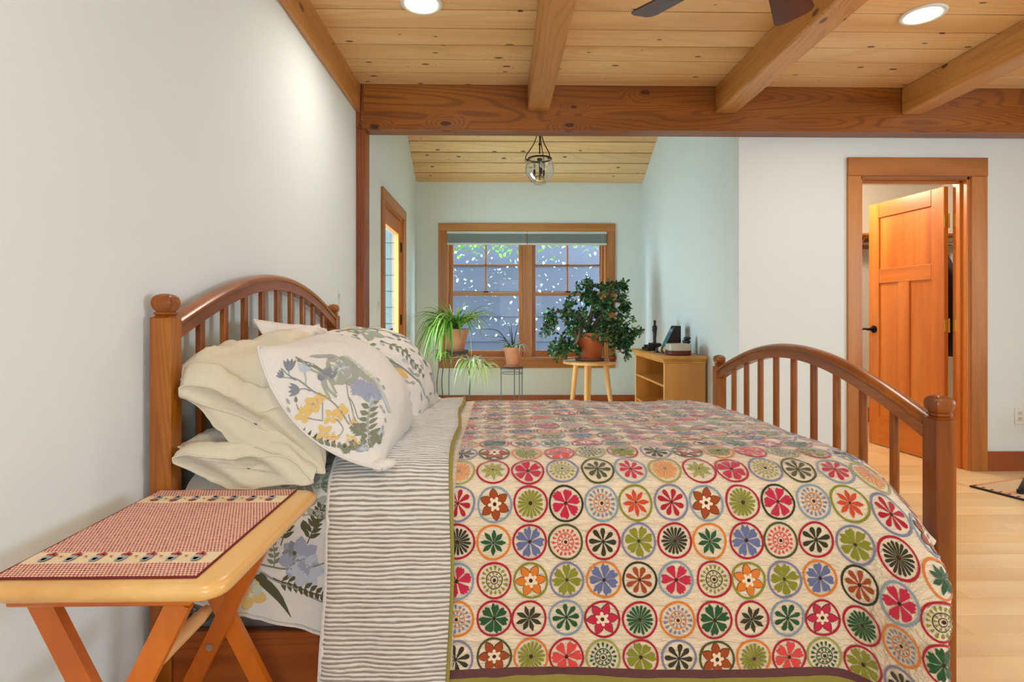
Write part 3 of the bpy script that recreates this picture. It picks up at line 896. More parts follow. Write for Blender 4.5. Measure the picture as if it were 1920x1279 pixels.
for cx, z0, rise, zb in ((HX, 1.083, .168, .40), (FX, .798, .168, .30)):
    zc, y0, y1 = arch(cx, z0, rise, '')
    for k in range(9):
        yy = 1.737 + .1495 * k
        t = (yy - y0) / (y1 - y0)
        h = .012 if cx < 0 else .0125
        d = .010
        m = MB()
        if cx < 0: m.box(cx - .009, cx + .009, yy - .013, yy + .013, zb, zc(t) - .03, .002)
        else: m.lathe([(.0128, zb), (.0128, zc(t) - .03)], (cx, yy, 0), 14, sq=2.6)
        m.build('spindle', W_BED_Z, bed, cx > 0, angle=40)
    MB().box(cx - .014, cx + .014, y0, y1, zb - .13, zb + .02, .003).build('lower_rail', W_BED_Y, bed)
MB().box(HX + PX / 2 - .001, FX - PX / 2 + .001, 1.540, 1.566, .085, .248, .003).build('side_rail', W_BED_X, bed)
MB().box(HX + PX / 2 - .001, FX - PX / 2 + .001, 3.115, 3.141, .085, .248, .003).build('side_rail', W_BED_X, bed)
for k in range(9):
    xx = -.80 + k * .235
    MB().box(xx, xx + .07, 1.566, 3.115, .205, .222, .002).build('bed_slat', W_DOWEL, bed)

M_CREAM = fabric('cream_cotton', (224, 214, 190), .3, 70)
M_FLORAL = fabric('white_floral_cotton', (226, 220, 212), .22, 80)
M_GREYPRINT = fabric('grey_mattress_cover', (132, 124, 122), .4, 30)

def print_mat(name, rgb, alpha=1):
    return fabric('print_' + name, rgb, .22, 80)
PR = {'sage': (164, 168, 152), 'dsage': (132, 134, 114), 'slate': (134, 138, 144), 'blue': (160, 164, 182), 'lblue': (188, 194, 204), 'must': (222, 188, 116), 'pale': (198, 204, 190), 'stem': (150, 148, 140), 'olive': (92, 88, 62), 'aqua': (206, 222, 212), 'grey': (168, 168, 166)}
PKEYS = list(PR)
PMATS = [print_mat(k, PR[k]) for k in PKEYS]

class Decal:
    """flat printed shapes in cloth coordinates, laid on a cloth surface"""
    def __init__(s, surf, eps=.0012): s.surf = surf; s.mb = MB(); s.eps = eps
    def strip(s, key, Lp, Rp):
        pts = np.array(list(Lp) + list(Rp))
        P = s.surf(pts[:, 0], pts[:, 1], s.eps)
        n = len(Lp)
        s.mb.mat(PKEYS.index(key) if isinstance(key, str) else key)
        s.mb.add([tuple(p) for p in P], [[i, i + 1, n + i + 1, n + i] for i in range(n - 1)])
    def leaf(s, key, x, y, ang, L, w, n=5, sharp=1.0, bend=0):
        Lp, Rp = [], []
        for i in range(n + 1):
            t = i / n
            hw = w / 2 * (math.sin(math.pi * min(1, t ** .8)) ** sharp) if 0 < t < 1 else w * .03
            a = ang + bend * (t - .5)
            cx = x + L * t * math.cos(a); cy = y + L * t * math.sin(a)
            nx, ny = -math.sin(a), math.cos(a)
            Lp.append((cx + nx * hw, cy + ny * hw)); Rp.append((cx - nx * hw, cy - ny * hw))
        s.strip(key, Lp, Rp)
    def stem(s, key, pts, w):
        P = [Vector((p[0], p[1], 0)) for p in catmull([(*p, 0) for p in pts], 5)]
        Lp, Rp = [], []
        for i, p in enumerate(P):
            t = P[min(i + 1, len(P) - 1)] - P[max(i - 1, 0)]
            n = Vector((-t.y, t.x, 0)).normalized() * w / 2
            Lp.append((p.x + n.x, p.y + n.y)); Rp.append((p.x - n.x, p.y - n.y))
        s.strip(key, Lp, Rp)
    def fern(s, key, x, y, ang, L, n=7, lw=.012, ll=.03, skey=None):
        s.stem(skey or key, [(x, y), (x + L * .5 * math.cos(ang + .08), y + L * .5 * math.sin(ang + .08)), (x + L * math.cos(ang), y + L * math.sin(ang))], .003)
        for i in range(n):
            t = .15 + .8 * i / (n - 1)
            cx, cy = x + L * t * math.cos(ang), y + L * t * math.sin(ang)
            q = ll * (1.1 - .55 * t)
            s.leaf(key, cx, cy, ang + .95, q, lw, 4); s.leaf(key, cx, cy, ang - .95, q, lw, 4)
    def blossom(s, key, x, y, r, n=6, wide=.8, a0=0, ck=None):
        for i in range(n):
            a = a0 + 2 * math.pi * i / n
            s.leaf(key, x + .12 * r * math.cos(a), y + .12 * r * math.sin(a), a, r, r * wide, 5, .6)
        if ck: s.blob(ck, x, y, r * .18)
    def blob(s, key, x, y, r, ry=None, ang=0):
        ry = ry or r; Lp, Rp = [], []
        for i in range(7):
            t = i / 6 * 2 - 1; h = math.sqrt(max(.001, 1 - t * t)) * ry
            ca, sa = math.cos(ang), math.sin(ang)
            for arr, q in ((Lp, h), (Rp, -h)): arr.append((x + t * r * ca - q * sa, y + t * r * sa + q * ca))
        s.strip(key, Lp, Rp)
    def tulip(s, key, x, y, ang, r):
        for da in (-.55, -.2, .2, .55):
            s.leaf(key, x, y, ang + da, r, r * .34, 4)
    def thistle(s, key, x, y, ang, r):
        for q in range(9):
            da = -1.1 + 2.2 * q / 8
            s.leaf(key, x, y, ang + da, r * (1 - .12 * abs(da)), r * .3, 4, .7)

def build_decal(d, name, parent, stuff=True):
    o = d.mb.build(name, PMATS, parent, True)
    if stuff: o['kind'] = 'stuff'
    return o

# ---- mattress set
mat_ = thing('mattress', 'mattress in a grey floral cover resting on the bed slats', 'mattress', (.16, 2.34, .222))
def rbox(x0, x1, y0, y1, z0, z1, r, n=5):
    # rounded-corner slab
    poly = []
    for (cx, cy, a0) in ((x1 - r, y1 - r, 0), (x0 + r, y1 - r, 90), (x0 + r, y0 + r, 180), (x1 - r, y0 + r, 270)):
        for k in range(n + 1):
            a = R(a0 + 90 * k / n); poly.append((cx + r * math.cos(a), cy + r * math.sin(a)))
    m = MB(); N = len(poly); cxm, cym = (x0 + x1) / 2, (y0 + y1) / 2
    levels = [(z0, .985), (z0 + .02, 1), (z1 - .04, 1), (z1 - .012, .99), (z1, .965)]
    vs = []
    for z, s_ in levels:
        for p in poly: vs.append((cxm + (p[0] - cxm) * s_, cym + (p[1] - cym) * s_, z))
    fs = [list(range(N))[::-1], [len(vs) - N + j for j in range(N)]]
    for i in range(len(levels) - 1):
        for j in range(N):
            j2 = (j + 1) % N
            fs.append([i * N + j, i * N + j2, (i + 1) * N + j2, (i + 1) * N + j])
    return m.add(vs, fs)
rbox(-.872, 1.14, 1.572, 3.10, .2225, .40, .05).build('mattress_base', M_GREYPRINT, mat_, True, angle=45)
rbox(-.872, 1.14, 1.572, 3.10, .401, .632, .06).build('mattress_top', M_FLORAL, mat_, True, angle=45)
def base_surf(u, v, e):
    return np.stack([u, np.full_like(u, 1.5715 - e), v], -1)
dd = Decal(base_surf, .001)
rp = random.Random(9)
for k in range(22):
    x = rp.uniform(-.85, -.42); z = rp.uniform(.25, .34)
    dd.leaf(rp.choice(['slate', 'grey', 'olive']), x, z, rp.uniform(0, 6.28), rp.uniform(.03, .06), rp.uniform(.012, .025))
build_decal(dd, 'faded_print', mat_)

# ---- profile of the bedding across the bed: from the far side, over the top, down the near side
def resample(ctrl, ds):
    P = catmull([(*c, 0) for c in ctrl], 14)
    P = np.array([(p.x, p.y) for p in P])
    d = np.r_[0, np.cumsum(np.hypot(np.diff(P[:, 0]), np.diff(P[:, 1])))]
    n = int(d[-1] / ds) + 1
    s = np.linspace(0, d[-1], n)
    return np.interp(s, d, P[:, 0]), np.interp(s, d, P[:, 1]), s

class Cloth:
    """cloth sheet sampled on a regular (u, v) grid; evaluates positions and normals by interpolation"""
    def __init__(s, u, v, G):
        s.u, s.v, s.G = u, v, G
        du = np.gradient(G, axis=0); dv = np.gradient(G, axis=1)
        n = np.cross(du, dv); n /= np.linalg.norm(n, axis=2, keepdims=True) + 1e-12
        s.N = n
    def __call__(s, u, v, e=0):
        fu = np.clip((u - s.u[0]) / (s.u[1] - s.u[0]), 0, len(s.u) - 1.001)
        fv = np.clip((v - s.v[0]) / (s.v[1] - s.v[0]), 0, len(s.v) - 1.001)
        i = fu.astype(int); j = fv.astype(int); a = (fu - i)[:, None]; b = (fv - j)[:, None]
        def L(A): return (A[i, j] * (1 - a) + A[i + 1, j] * a) * (1 - b) + (A[i, j + 1] * (1 - a) + A[i + 1, j + 1] * a) * b
        return L(s.G) + L(s.N) * e

QCTRL = [(3.150, .33), (3.145, .44), (3.125, .54), (3.07, .612), (2.98, .648), (2.80, .668), (2.40, .686), (2.0, .694), (1.78, .696), (1.66, .688), (1.575, .655), (1.528, .60), (1.508, .52), (1.495, .43), (1.482, .33), (1.474, .22), (1.468, .12)]
qy, qz, qv = resample(QCTRL, .0105)
# cloth coordinate v measured so that v = 0 where the near side hangs at z = .60 (first row of medallions on the side)
k0 = np.argmin(np.abs(qz[qy < 1.6] - .602)) + np.argmax(qy < 1.6)
qv = qv - qv[k0]
vend = np.interp(-.141, -qz[k0:], qv[k0:])
keep = qv <= vend + .004
qy, qz, qv = qy[keep], qz[keep], qv[keep]

def quilt_grid(u, zoff=0.0, bend=True, seed=1):
    U, V = np.meshgrid(u, qv, indexing='ij')
    Y0 = np.interp(V, qv, qy); Z0 = np.interp(V, qv, qz)
    X = U.copy(); Y = Y0.copy(); Z = Z0.copy()
    if bend:
        w = sstep(V, -.22, .02)                       # 0 on top, 1 on the side
        low = sstep(V, -.06, .26)
        side1 = R(72) * (.25 + .75 * low) * sstep(U, .84, 1.0) * w
        side2 = (R(72) * (.25 + .75 * low) * w + R(70)) * sstep(V, -.10, .04) * sstep(U, 1.11, 1.21)
        top1 = R(78) * sstep(U, .99, 1.24) * (1 - w) + R(38) * sstep(U, .93, 1.15) * w * (1 - low)
        ay = side1 - side2                             # turn towards the viewer
        az = top1                                      # turn downwards
        du = u[1] - u[0]
        tx = np.cos(ay) * np.cos(az); ty = -np.sin(ay) * np.cos(az); tz = -np.sin(az)
        X = u[0] + np.cumsum(tx, 0) * du - tx[0] * du
        Y = Y0 + np.cumsum(ty, 0) * du; Z = Z0 + np.cumsum(tz, 0) * du
    # soft waves and quilting puckers
    wav = .007 * vnoise(U * 3.1 + 3, V * 1.6, seed) + .0035 * vnoise(U * 9, V * 13, seed + 1) + .0028 * vnoise(U * 20, V * 44, seed + 2) + .0014 * vnoise(U * 55, V * 70, seed + 4)
    hang = sstep(V, .0, .4)
    wav = wav + hang * .010 * np.sin(U * 7.5 + 1.2 * vnoise(U * 2, V * 2, seed + 3))
    G = np.stack([X, Y, Z], -1)
    c = Cloth(u, qv, G)
    return c, G + c.N * (wav * np.where(c.N[..., 2:3].sum(-1) < -2, 1, 1))[..., None]

u_q = np.arange(-.36, 1.262, .0105)
c0_, GQ = quilt_grid(u_q)
sgn = 1.0
quilt = Cloth(u_q, qv, GQ)
if quilt.N[len(u_q) // 3, len(qv) // 3, 2] < 0: sgn = -1.0
quilt.N *= sgn
qo = thing('quilt', 'cream patchwork quilt with rows of embroidered flower medallions on the bed', 'quilt', (.45, 2.34, .70))
M_QUILT = None
t = NT('quilt_cotton')
v = t.coords((1, 1, 1), rnd=False)
n_a = t.noise(t.coords((14, 60, 60), rnd=False), 1.0, 3, .6, .6)
n_b = t.noise(v, 90, 2, .5)
t.base(t.mix(t.noise(v, 5, 3), lin((232, 210, 176)), lin((240, 222, 194)))); t.b.inputs['Sheen Weight'].default_value = .75; t.b.inputs['Sheen Roughness'].default_value = .4
t.b.inputs['Roughness'].default_value = .95; t.b.inputs['Specular IOR Level'].default_value = .15
t.bump(t.math('ADD', t.math('MULTIPLY', n_a, 1.0), t.math('MULTIPLY', n_b, .12)), .95, .016)
M_QUILT = t.m
jm1 = np.searchsorted(qv, vend - .042); jm2 = np.searchsorted(qv, vend - .021)
MB().grid(GQ[:, :jm1 + 1], sgn < 0).build('quilt_top', M_QUILT, qo, True)
M_PLUM = fabric('plum_binding', (104, 66, 66), .6, 40)
M_OLIVE = fabric('olive_binding', (150, 140, 66), .6, 40)
MB().grid(GQ[:, jm1:jm2 + 1] + quilt.N[:, jm1:jm2 + 1] * .001, sgn < 0).build('plum_border', M_PLUM, qo, True)
MB().grid(GQ[:, jm2:] + quilt.N[:, jm2:] * .0015, sgn < 0).build('olive_binding', M_OLIVE, qo, True)
# back lining so the hanging corner has thickness
jl = np.searchsorted(qv, .14)
MB().grid(GQ[70:, jl:] - quilt.N[70:, jl:] * .006, sgn > 0).build('lining', fabric('striped_lining', (214, 206, 196), .4, 50), qo, True)

# ---- embroidered medallions
QC = {'red': (176, 34, 52), 'crim': (196, 44, 70), 'coral': (222, 74, 70), 'dark': (62, 58, 40), 'olive': (138, 138, 44), 'lolive': (160, 158, 78), 'green': (44, 88, 52), 'blue': (104, 112, 152), 'lblue': (134, 154, 170), 'orange': (222, 124, 44), 'lorange': (232, 158, 92), 'rust': (164, 74, 34), 'cream': (238, 220, 190), 'brown': (70, 40, 26), 'lav': (128, 128, 156), 'ogreen': (84, 84, 44), 'ored': (210, 76, 42)}
QK = list(QC)
QM = [fabric('thread_' + k, QC[k], .5, 120) for k in QK]
for m_ in QM:
    m_.node_tree.nodes['Principled BSDF'].inputs['Sheen Weight'].default_value = .75; m_.node_tree.nodes['Principled BSDF'].inputs['Sheen Roughness'].default_value = .4
PITCH = .0968
ROWS = {  # ring colour, design, petal colour, secondary colour
    'Z': [('lolive', 'rays', 'lorange', 'lav'), ('red', 'star8', 'lolive', 'dark'), ('red', 'heart', 'crim', 'brown'), ('lav', 'dots', 'lolive', 'dark'), ('ogreen', 'daisy', 'ogreen', 'dark'), ('lblue', 'daisy', 'crim', 'dark')],
    'A': [('lav', 'daisy', 'red', 'dark'), ('lblue', 'six', 'rust', 'brown'), ('red', 'rays', 'olive', 'brown'), ('dark', 'heart', 'crim', 'dark'), ('lblue', 'dots', 'lav', 'orange'), ('olive', 'star8', 'ored', 'brown')],
    'B': [('red', 'rays', 'dark', 'brown'), ('orange', 'star8', 'green', 'dark'), ('red', 'heart', 'blue', 'brown'), ('ogreen', 'dots', 'coral', 'rust'), ('red', 'daisy', 'dark', 'dark'), ('lav', 'heart', 'olive', 'dark')],
    'C': [('lblue', 'heart', 'crim', 'brown'), ('red', 'dots', 'olive', 'dark'), ('olive', 'six', 'orange', 'brown'), ('lav', 'heart', 'olive', 'dark'), ('orange', 'heart', 'blue', 'brown'), ('dark', 'daisy', 'rust', 'brown')],
    'D': [('orange', 'dots', 'lav', 'orange'), ('red', 'heart', 'green', 'brown'), ('red', 'star8', 'dark', 'dark'), ('lblue', 'daisy', 'green', 'dark'), ('red', 'six', 'crim', 'brown'), ('red', 'rays', 'green', 'dark')],
    'E': [('lav', 'daisy', 'dark', 'dark'), ('ogreen', 'six', 'rust', 'brown'), ('orange', 'rays', 'olive', 'brown'), ('red', 'heart', 'coral', 'brown'), ('lolive', 'dots', 'green', 'dark'), ('red', 'heart', 'olive', 'brown')]}
ORDER = ['A', 'B', 'C', 'D', 'E', 'Z']
class Med:
    def __init__(s, x, y, jit):
        s.x, s.y = x, y; s.shapes = []; s.j = jit
    def strip(s, key, Lp, Rp): s.shapes.append((QK.index(key), Lp, Rp))
    def ring(s, key, r0, r1, n=26):
        Lp, Rp = [], []
        ph = s.j.uniform(0, 6)
        for i in range(n + 1):
            a = 2 * math.pi * i / n; q = 1 + .018 * math.sin(3 * a + ph)
            Lp.append((r1 * q * math.cos(a), r1 * q * math.sin(a))); Rp.append((r0 * q * math.cos(a), r0 * q * math.sin(a)))
        s.strip(key, Lp, Rp)
    def petal(s, key, a, r0, r1, w, prof):
        Lp, Rp = [], []
        for t, h in prof:
            r = r0 + (r1 - r0) * t; c, sn = math.cos(a), math.sin(a); hw = max(h * w / 2, .0003)
            Lp.append((r * c - hw * sn, r * sn + hw * c)); Rp.append((r * c + hw * sn, r * sn - hw * c))
        s.strip(key, Lp, Rp)
    def disc(s, key, r):
        Lp = [(r * math.cos(R(a)), r * math.sin(R(a))) for a in range(0, 181, 45)]
        Rp = [(p[0], -p[1]) for p in Lp]
        s.strip(key, Lp, Rp)
DAISY = [(0, .10), (.4, .55), (.72, 1), (.92, .8), (1, .15)]
RAYP = [(0, .15), (.55, .8), (.9, 1), (1, .35)]
STARP = [(0, .1), (.35, .75), (.6, 1), (.85, .5), (1, .03)]
HEARTP = [(0, .10), (.4, .55), (.75, 1), (.88, .98), (1, .55)]
SIXP = [(0, .55), (.25, .92), (.5, 1), (.78, .62), (1, .03)]
def medallion(u, v_, spec, jit):
    ring, des, c1, c2 = spec
    m = Med(u, v_, jit); r = .0472 * jit.uniform(.985, 1.01)
    m.ring(ring, r - .0056, r)
    a0 = jit.uniform(0, 1.2)
    wob = lambda q: q * jit.uniform(.93, 1.07)
    if des == 'daisy':
        for k in range(8): m.petal(c1, a0 + k * math.pi / 4 + jit.uniform(-.05, .05), .003, wob(.0355), wob(.0135), DAISY)
        m.disc(c2, .0046)
    elif des == 'rays':
        for k in range(18): m.petal(c1, a0 + k * math.pi / 9, .005, wob(.0355), .0074, RAYP)
        m.disc(c2, .0052)
    elif des == 'star8':
        for k in range(8): m.petal(c1, a0 + k * math.pi / 4 + jit.uniform(-.05, .05), .003, wob(.0345), wob(.0122), STARP)
        m.disc(c2, .003)
    elif des == 'heart':
        n = 6 if c1 in ('crim', 'coral', 'red') else 7
        for k in range(n):
            a = a0 + k * 2 * math.pi / n + jit.uniform(-.05, .05)
            m.petal(c1, a, .004, wob(.0345), wob(.0240 if n == 6 else .0215), HEARTP)
            for da in (-.21, .0, .21) if n == 6 else (-.16, .16): m.petal(c1, a + da, .026, wob(.0385), .0088, STARP)
        m.disc(c2, .0050)
    elif des == 'six':
        for k in range(6):
            a = a0 + k * math.pi / 3
            m.petal('dark', a, .0095, .0428, .0238, SIXP)
        for k in range(6):
            a = a0 + k * math.pi / 3
            m.petal(c1, a, .0105, .0410, .0212, SIXP)
        m.disc('cream', .0125)
        for k in range(6): m.petal('cream', a0 + math.pi / 6 + k * math.pi / 3, .008, .019, .009, STARP)
        m.disc(c2, .0052)
    elif des == 'dots':
        q = c2 if c1 in ('lav', 'olive') else c1
        m.ring(q, .0200, .0224, 20); m.ring(q, .0085, .0106, 14)
        for k in range(17): m.petal(c1, a0 + k * 2 * math.pi / 17, .0240, wob(.0355), .0068, DAISY)
        for k in range(10): m.petal(c1, a0 + k * 2 * math.pi / 10, .0112, .0190, .0054, DAISY)
        m.disc('brown', .0046)
    return m
jit = random.Random(12)
meds = []
ncol = 16
for rrow in range(-16, 5):
    key = ORDER[rrow % 6]
    for k in range(0, ncol):
        u = -.109 + PITCH * k
        vv = .002 + rrow * PITCH * 1.005
        if vv < qv[0] + .05 or vv > vend - .043 or u > 1.21: continue
        u2 = u + jit.uniform(-.003, .003); v2 = vv + jit.uniform(-.002, .002)
        m = medallion(u2, v2, ROWS[key][k % 6], jit)
        c = quilt(np.array([u2]), np.array([v2]))[0]
        nrm = quilt.N[min(len(u_q) - 1, int((u2 - u_q[0]) / .0105)), min(len(qv) - 1, int((v2 - qv[0]) / (qv[1] - qv[0])))]
        d = Vector(c) - Vector((0, 0, 1.11))
        vis = -Vector(nrm).dot(d.normalized()) / d.length_squared
        meds.append((vis, m))
meds.sort(key=lambda q: -q[0])
def med_mesh(ms, name):
    mb = MB()
    U = []; spans = []; LIFT = []
    for (_, m) in ms:
        for (ki, Lp, Rp) in m.shapes:
            spans.append((ki, len(Lp))); LIFT.extend([{'cream': .0014, 'brown': .0020, 'dark': .0}.get(QK[ki], .0008)] * (2 * len(Lp)))
            U.extend([(m.x + p[0], m.y - p[1]) for p in Lp]); U.extend([(m.x + p[0], m.y - p[1]) for p in Rp])
    U = np.array(U); uu = np.maximum(U[:, 0], -.118)
    lift = np.array([l_ for l_ in LIFT])
    P = quilt(uu, np.minimum(U[:, 1], vend - .0425), .0019) + (quilt(uu, np.minimum(U[:, 1], vend - .0425), 1.0) - quilt(uu, np.minimum(U[:, 1], vend - .0425), 0.0)) * lift[:, None]
    k = 0
    for ki, n in spans:
        mb.mat(ki); q = P[k:k + 2 * n]; k += 2 * n
        mb.add([tuple(p) for p in q], [[i, n + i, n + i + 1, i + 1] for i in range(n - 1)])
    used = sorted(set(mb.m)); mp = {a: b for b, a in enumerate(used)}
    mb.m = [mp[a] for a in mb.m]
    return mb.build(name, [QM[a] for a in used], qo, True)
for q in meds[:300]: med_mesh([q], 'medallion')
if len(meds) > 300:
    o = med_mesh(meds[300:], 'medallions_far'); o['kind'] = 'stuff'

# ---- the turned-back head end of the quilt, striped side up
t = NT('ticking_stripe')
uvn = t.n('ShaderNodeUVMap'); sp = t.n('ShaderNodeSeparateXYZ'); t.l(uvn.outputs[0], sp.inputs[0])
v = t.coords((1, 1, 1), rnd=False)
wob = t.noise(t.coords((11, 30, 30), rnd=False), 1.0, 2, .5)
sv = t.math('ADD', t.math('MULTIPLY', sp.outputs[1], 1 / .0112), t.math('MULTIPLY', wob, .9))
tri = t.math('ABSOLUTE', t.math('SUBTRACT', t.math('FRACT', sv), .5))
fac = t.smooth(tri, .20, .32)
brk = t.noise(t.coords((30, 120, 120), rnd=False), 1.0, 2, .6)
fac2 = t.math('MULTIPLY', fac, t.math('ADD', .55, t.math('MULTIPLY', brk, .6)))
t.base(t.mix(fac2, lin((232, 228, 220)), lin((142, 126, 112))))
t.b.inputs['Roughness'].default_value = .95; t.b.inputs['Specular IOR Level'].default_value = .15
t.bump(t.math('ADD', t.math('MULTIPLY', tri, -.6), t.math('MULTIPLY', t.noise(t.coords((18, 70, 70), rnd=False), 1.0, 3, .6, .5), 1.0)), .7, .012)
t.b.inputs['Sheen Weight'].default_value = 1.0; t.b.inputs['Sheen Roughness'].default_value = .4
M_STRIPE = t.m
uf = np.arange(-.462, -.118, .0105)
U, V = np.meshgrid(uf, qv, indexing='ij')
cf, GF = quilt_grid(uf, bend=False, seed=1)
Nf = cf.N * (1 if cf.N[5, len(qv) // 3, 2] > 0 else -1)
e = np.clip((U + .462) / .03, 0, 1)
lift = .004 + .017 * np.sqrt(1 - (1 - e) ** 2)
GF = GF + Nf * lift[..., None]
GF[..., 0] += -.045 * sstep(V, -.2, -1.4) if False else -.05 * np.clip(-V / 1.45, 0, 1)
GF[..., 0] += .006 * np.sin(V * 9)
def grid_uv(o, u, v_):
    me = o.data; uvl = me.uv_layers.new(name='UVMap')
    nv = len(v_)
    idx = np.zeros(len(me.loops), dtype=np.int32); me.loops.foreach_get('vertex_index', idx)
    a = np.stack([np.asarray(u)[idx // nv], np.asarray(v_)[idx % nv]], -1).astype(np.float32)
    uvl.data.foreach_set('uv', a.ravel())
o = MB().grid(GF, sgn < 0).build('turned_back_fold', M_STRIPE, qo, True)
grid_uv(o, uf, qv)
edge = [tuple(GF[-1, j] + Nf[-1, j] * -.002) for j in range(0, len(qv), 2)]
MB().tube(edge, .0058, 6).build('fold_binding', M_OLIVE, qo, True)
edge = [tuple(GF[1, j] - Nf[1, j] * .012) for j in range(0, len(qv), 3)]
MB().tube(edge, .012, 6).build('fold_roll', M_STRIPE, qo, True)

# ---- floral sheet at the head end
us = np.arange(-.868, -.385, .011)
SC = [(3.13, .42), (3.115, .54), (3.06, .600), (2.96, .638), (2.6, .656), (2.0, .668), (1.72, .668), (1.61, .648), (1.552, .59), (1.530, .50), (1.522, .40), (1.514, .30), (1.508, .22)]
sy, sz, sv_ = resample(SC, .011)
ks = np.argmax((sy < 1.6) & (sz < .59)); sv_ = sv_ - sv_[ks]
U, V = np.meshgrid(us, sv_, indexing='ij')
hemv = np.interp(us, [-.868, -.767, -.613, -.456, -.385], [.235, .243, .285, .330, .345])   # hem drop below the fold
Vs = np.minimum(V, hemv[:, None])
Y0 = np.interp(Vs, sv_, sy); Z0 = np.interp(Vs, sv_, sz)
hang = sstep(Vs, .0, .3)
Y0 = Y0 - hang * (.012 + .014 * np.sin(U * 16 + 2.5 * Vs) + .008 * vnoise(U * 9, Vs * 6, 8)) - .006 * vnoise(U * 24, Vs * 24, 3) * sstep(Vs, -.1, .1)
Z0 = Z0 + .006 * vnoise(U * 7, Vs * 5, 11) * (1 - hang) + .002 * vnoise(U * 25, Vs * 25, 2)
GS = np.stack([U, Y0, Z0], -1)
sheet = Cloth(us, sv_, GS)
if sheet.N[10, len(sv_) // 3, 2] < 0: sheet.N *= -1
so = thing('floral_sheet', 'white flat sheet with blue and olive flower print hanging at the head of the bed', 'sheet', (-.62, 2.3, .66))
MB().grid(GS, sgn < 0).build('sheet_cloth', M_FLORAL, so, True)
hp = [tuple(sheet(np.array([us[i]]), np.array([hemv[i] - .002]), .002)[0]) for i in range(0, len(us), 2)]
MB().tube(hp, .006, 6, flat=.7).build('hem', M_FLORAL, so, True)
d = Decal(lambda u, v_, e: sheet(u, v_, e), .0014)
# hanging side (v > 0): coordinates u = world x, v = drop
d.blossom('blue', -.535, .128, .050, 7, .75, .3, 'slate'); d.blossom('lblue', -.515, .160, .045, 6, .8, 0)
d.blossom('slate', -.548, .115, .030, 5, .7, .6, 'olive')
d.fern('olive', -.585, .095, R(-80), .13, 8, .012, .032); d.fern('olive', -.515, .09, R(-72), .10, 7, .011, .03)
d.fern('olive', -.60, .175, R(20), .16, 9, .012, .03); d.fern('olive', -.455, .125, R(-62), .12, 8, .011, .028)
d.fern('dsage', -.60, .15, R(-95), .06, 4, .01, .022)
d.leaf('olive', -.69, .135, R(38), .20, .026, 8, 1, .3); d.leaf('dsage', -.655, .085, R(-55), .075, .02)
d.stem('dsage', [(-.70, .12), (-.60, .15), (-.50, .15), (-.40, .11)], .004)
d.stem('stem', [(-.68, .13), (-.58, .19), (-.47, .24), (-.40, .25)], .004)
d.blossom('must', -.655, .215, .038, 4, .8, .4); d.blossom('pale', -.64, .185, .03, 4, .8)
d.blossom('slate', -.735, .165, .035, 5, .5, .2, 'olive'); d.blossom('lblue', -.755, .195, .04, 5, .8)
d.blossom('slate', -.425, .225, .04, 5, .8, .3, 'olive'); d.fern('dsage', -.43, .18, R(10), .08, 5, .012, .026)
for (x, y_) in ((-.57, .03), (-.53, .035), (-.50, .028)): d.leaf('olive', x, y_, R(75), .032, .02)
d.blob('dsage', -.475, .015, .014, .016); d.blob('grey', -.435, .02, .01)
d.stem('stem', [(-.60, .03), (-.54, .022), (-.45, .018)], .003)
# top part (v < 0)
for k in range(60):
    uu, vv = rp.uniform(-.84, -.40), rp.uniform(-.40, -.02)
    d.leaf(rp.choice(['sage', 'dsage', 'grey', 'aqua', 'sage']), uu, vv, rp.uniform(0, 6.28), rp.uniform(.03, .05), rp.uniform(.014, .024))
d.blossom('aqua', -.50, -.09, .05, 5, .9); d.blossom('lblue', -.53, -.12, .04, 5, .9)
d.fern('sage', -.58, -.05, R(-15), .14, 6, .016, .036); d.fern('sage', -.56, -.01, R(12), .12, 5, .016, .036); d.blossom('grey', -.44, -.07, .05, 3, .7)
build_decal(d, 'flower_print', so)

# ---- pillows
def pillow(center, ax, ay, W, H, T, seed, crush=0.0, wr=.006, corner=.10, n=36, dome=2.2, ea=.68, bot=1.0, sag=0.0):
    ax = Vector(ax).normalized(); ay = Vector(ay); ay = (ay - ax * ay.dot(ax)).normalized(); an = ax.cross(ay)
    a = np.linspace(-1, 1, n + 1)
    A, Bb = np.meshgrid(a, a, indexing='ij')
    ou = []
    for sg in (1, -1):
        prof = (np.clip(1 - np.abs(A) ** dome, 0, 1) ** ea) * (np.clip(1 - np.abs(Bb) ** dome, 0, 1) ** .68)
        x = A * W / 2 * (1 - corner * (1 - Bb ** 2) * np.abs(A) ** 2)
        y = Bb * H / 2 * (1 - corner * (1 - A ** 2) * np.abs(Bb) ** 2)
        h = sg * T / 2 * prof * (1 if sg > 0 else bot) - sag * (1 - Bb ** 2) * np.abs(A) ** 4
        rim = np.clip(prof * 3, 0, 1)
        h = h + rim * (wr * 2.2 * vnoise(A * 2.1 + seed, Bb * 2.1, seed) + wr * vnoise(A * 5 + 7, Bb * 5, seed + 1) + wr * .45 * vnoise(A * 11, Bb * 11 + 3, seed + 2))
        # corner pleats radiating inwards
        for (ca, cb) in ((1, 1), (1, -1), (-1, 1), (-1, -1)):
            dx, dy = A - ca, Bb - cb; rad = np.hypot(dx, dy); th = np.arctan2(dy, dx)
            h = h + sg * .004 * np.sin(th * 13 + seed) * np.exp(-(rad - .35) ** 2 / .05) * rim
        if crush: h = h - sg * crush * T * np.exp(-((A - .1) ** 2 + (Bb - .2) ** 2) / .35) * rim
        y = y + .012 * vnoise(A * 1.7 + seed * 2, Bb * 1.2, seed + 5)
        P = np.array(center)[None, None, :] + x[..., None] * np.array(ax) + y[..., None] * np.array(ay) + h[..., None] * np.array(an)
        ou.append(P)
    return a, ou[0], ou[1], an
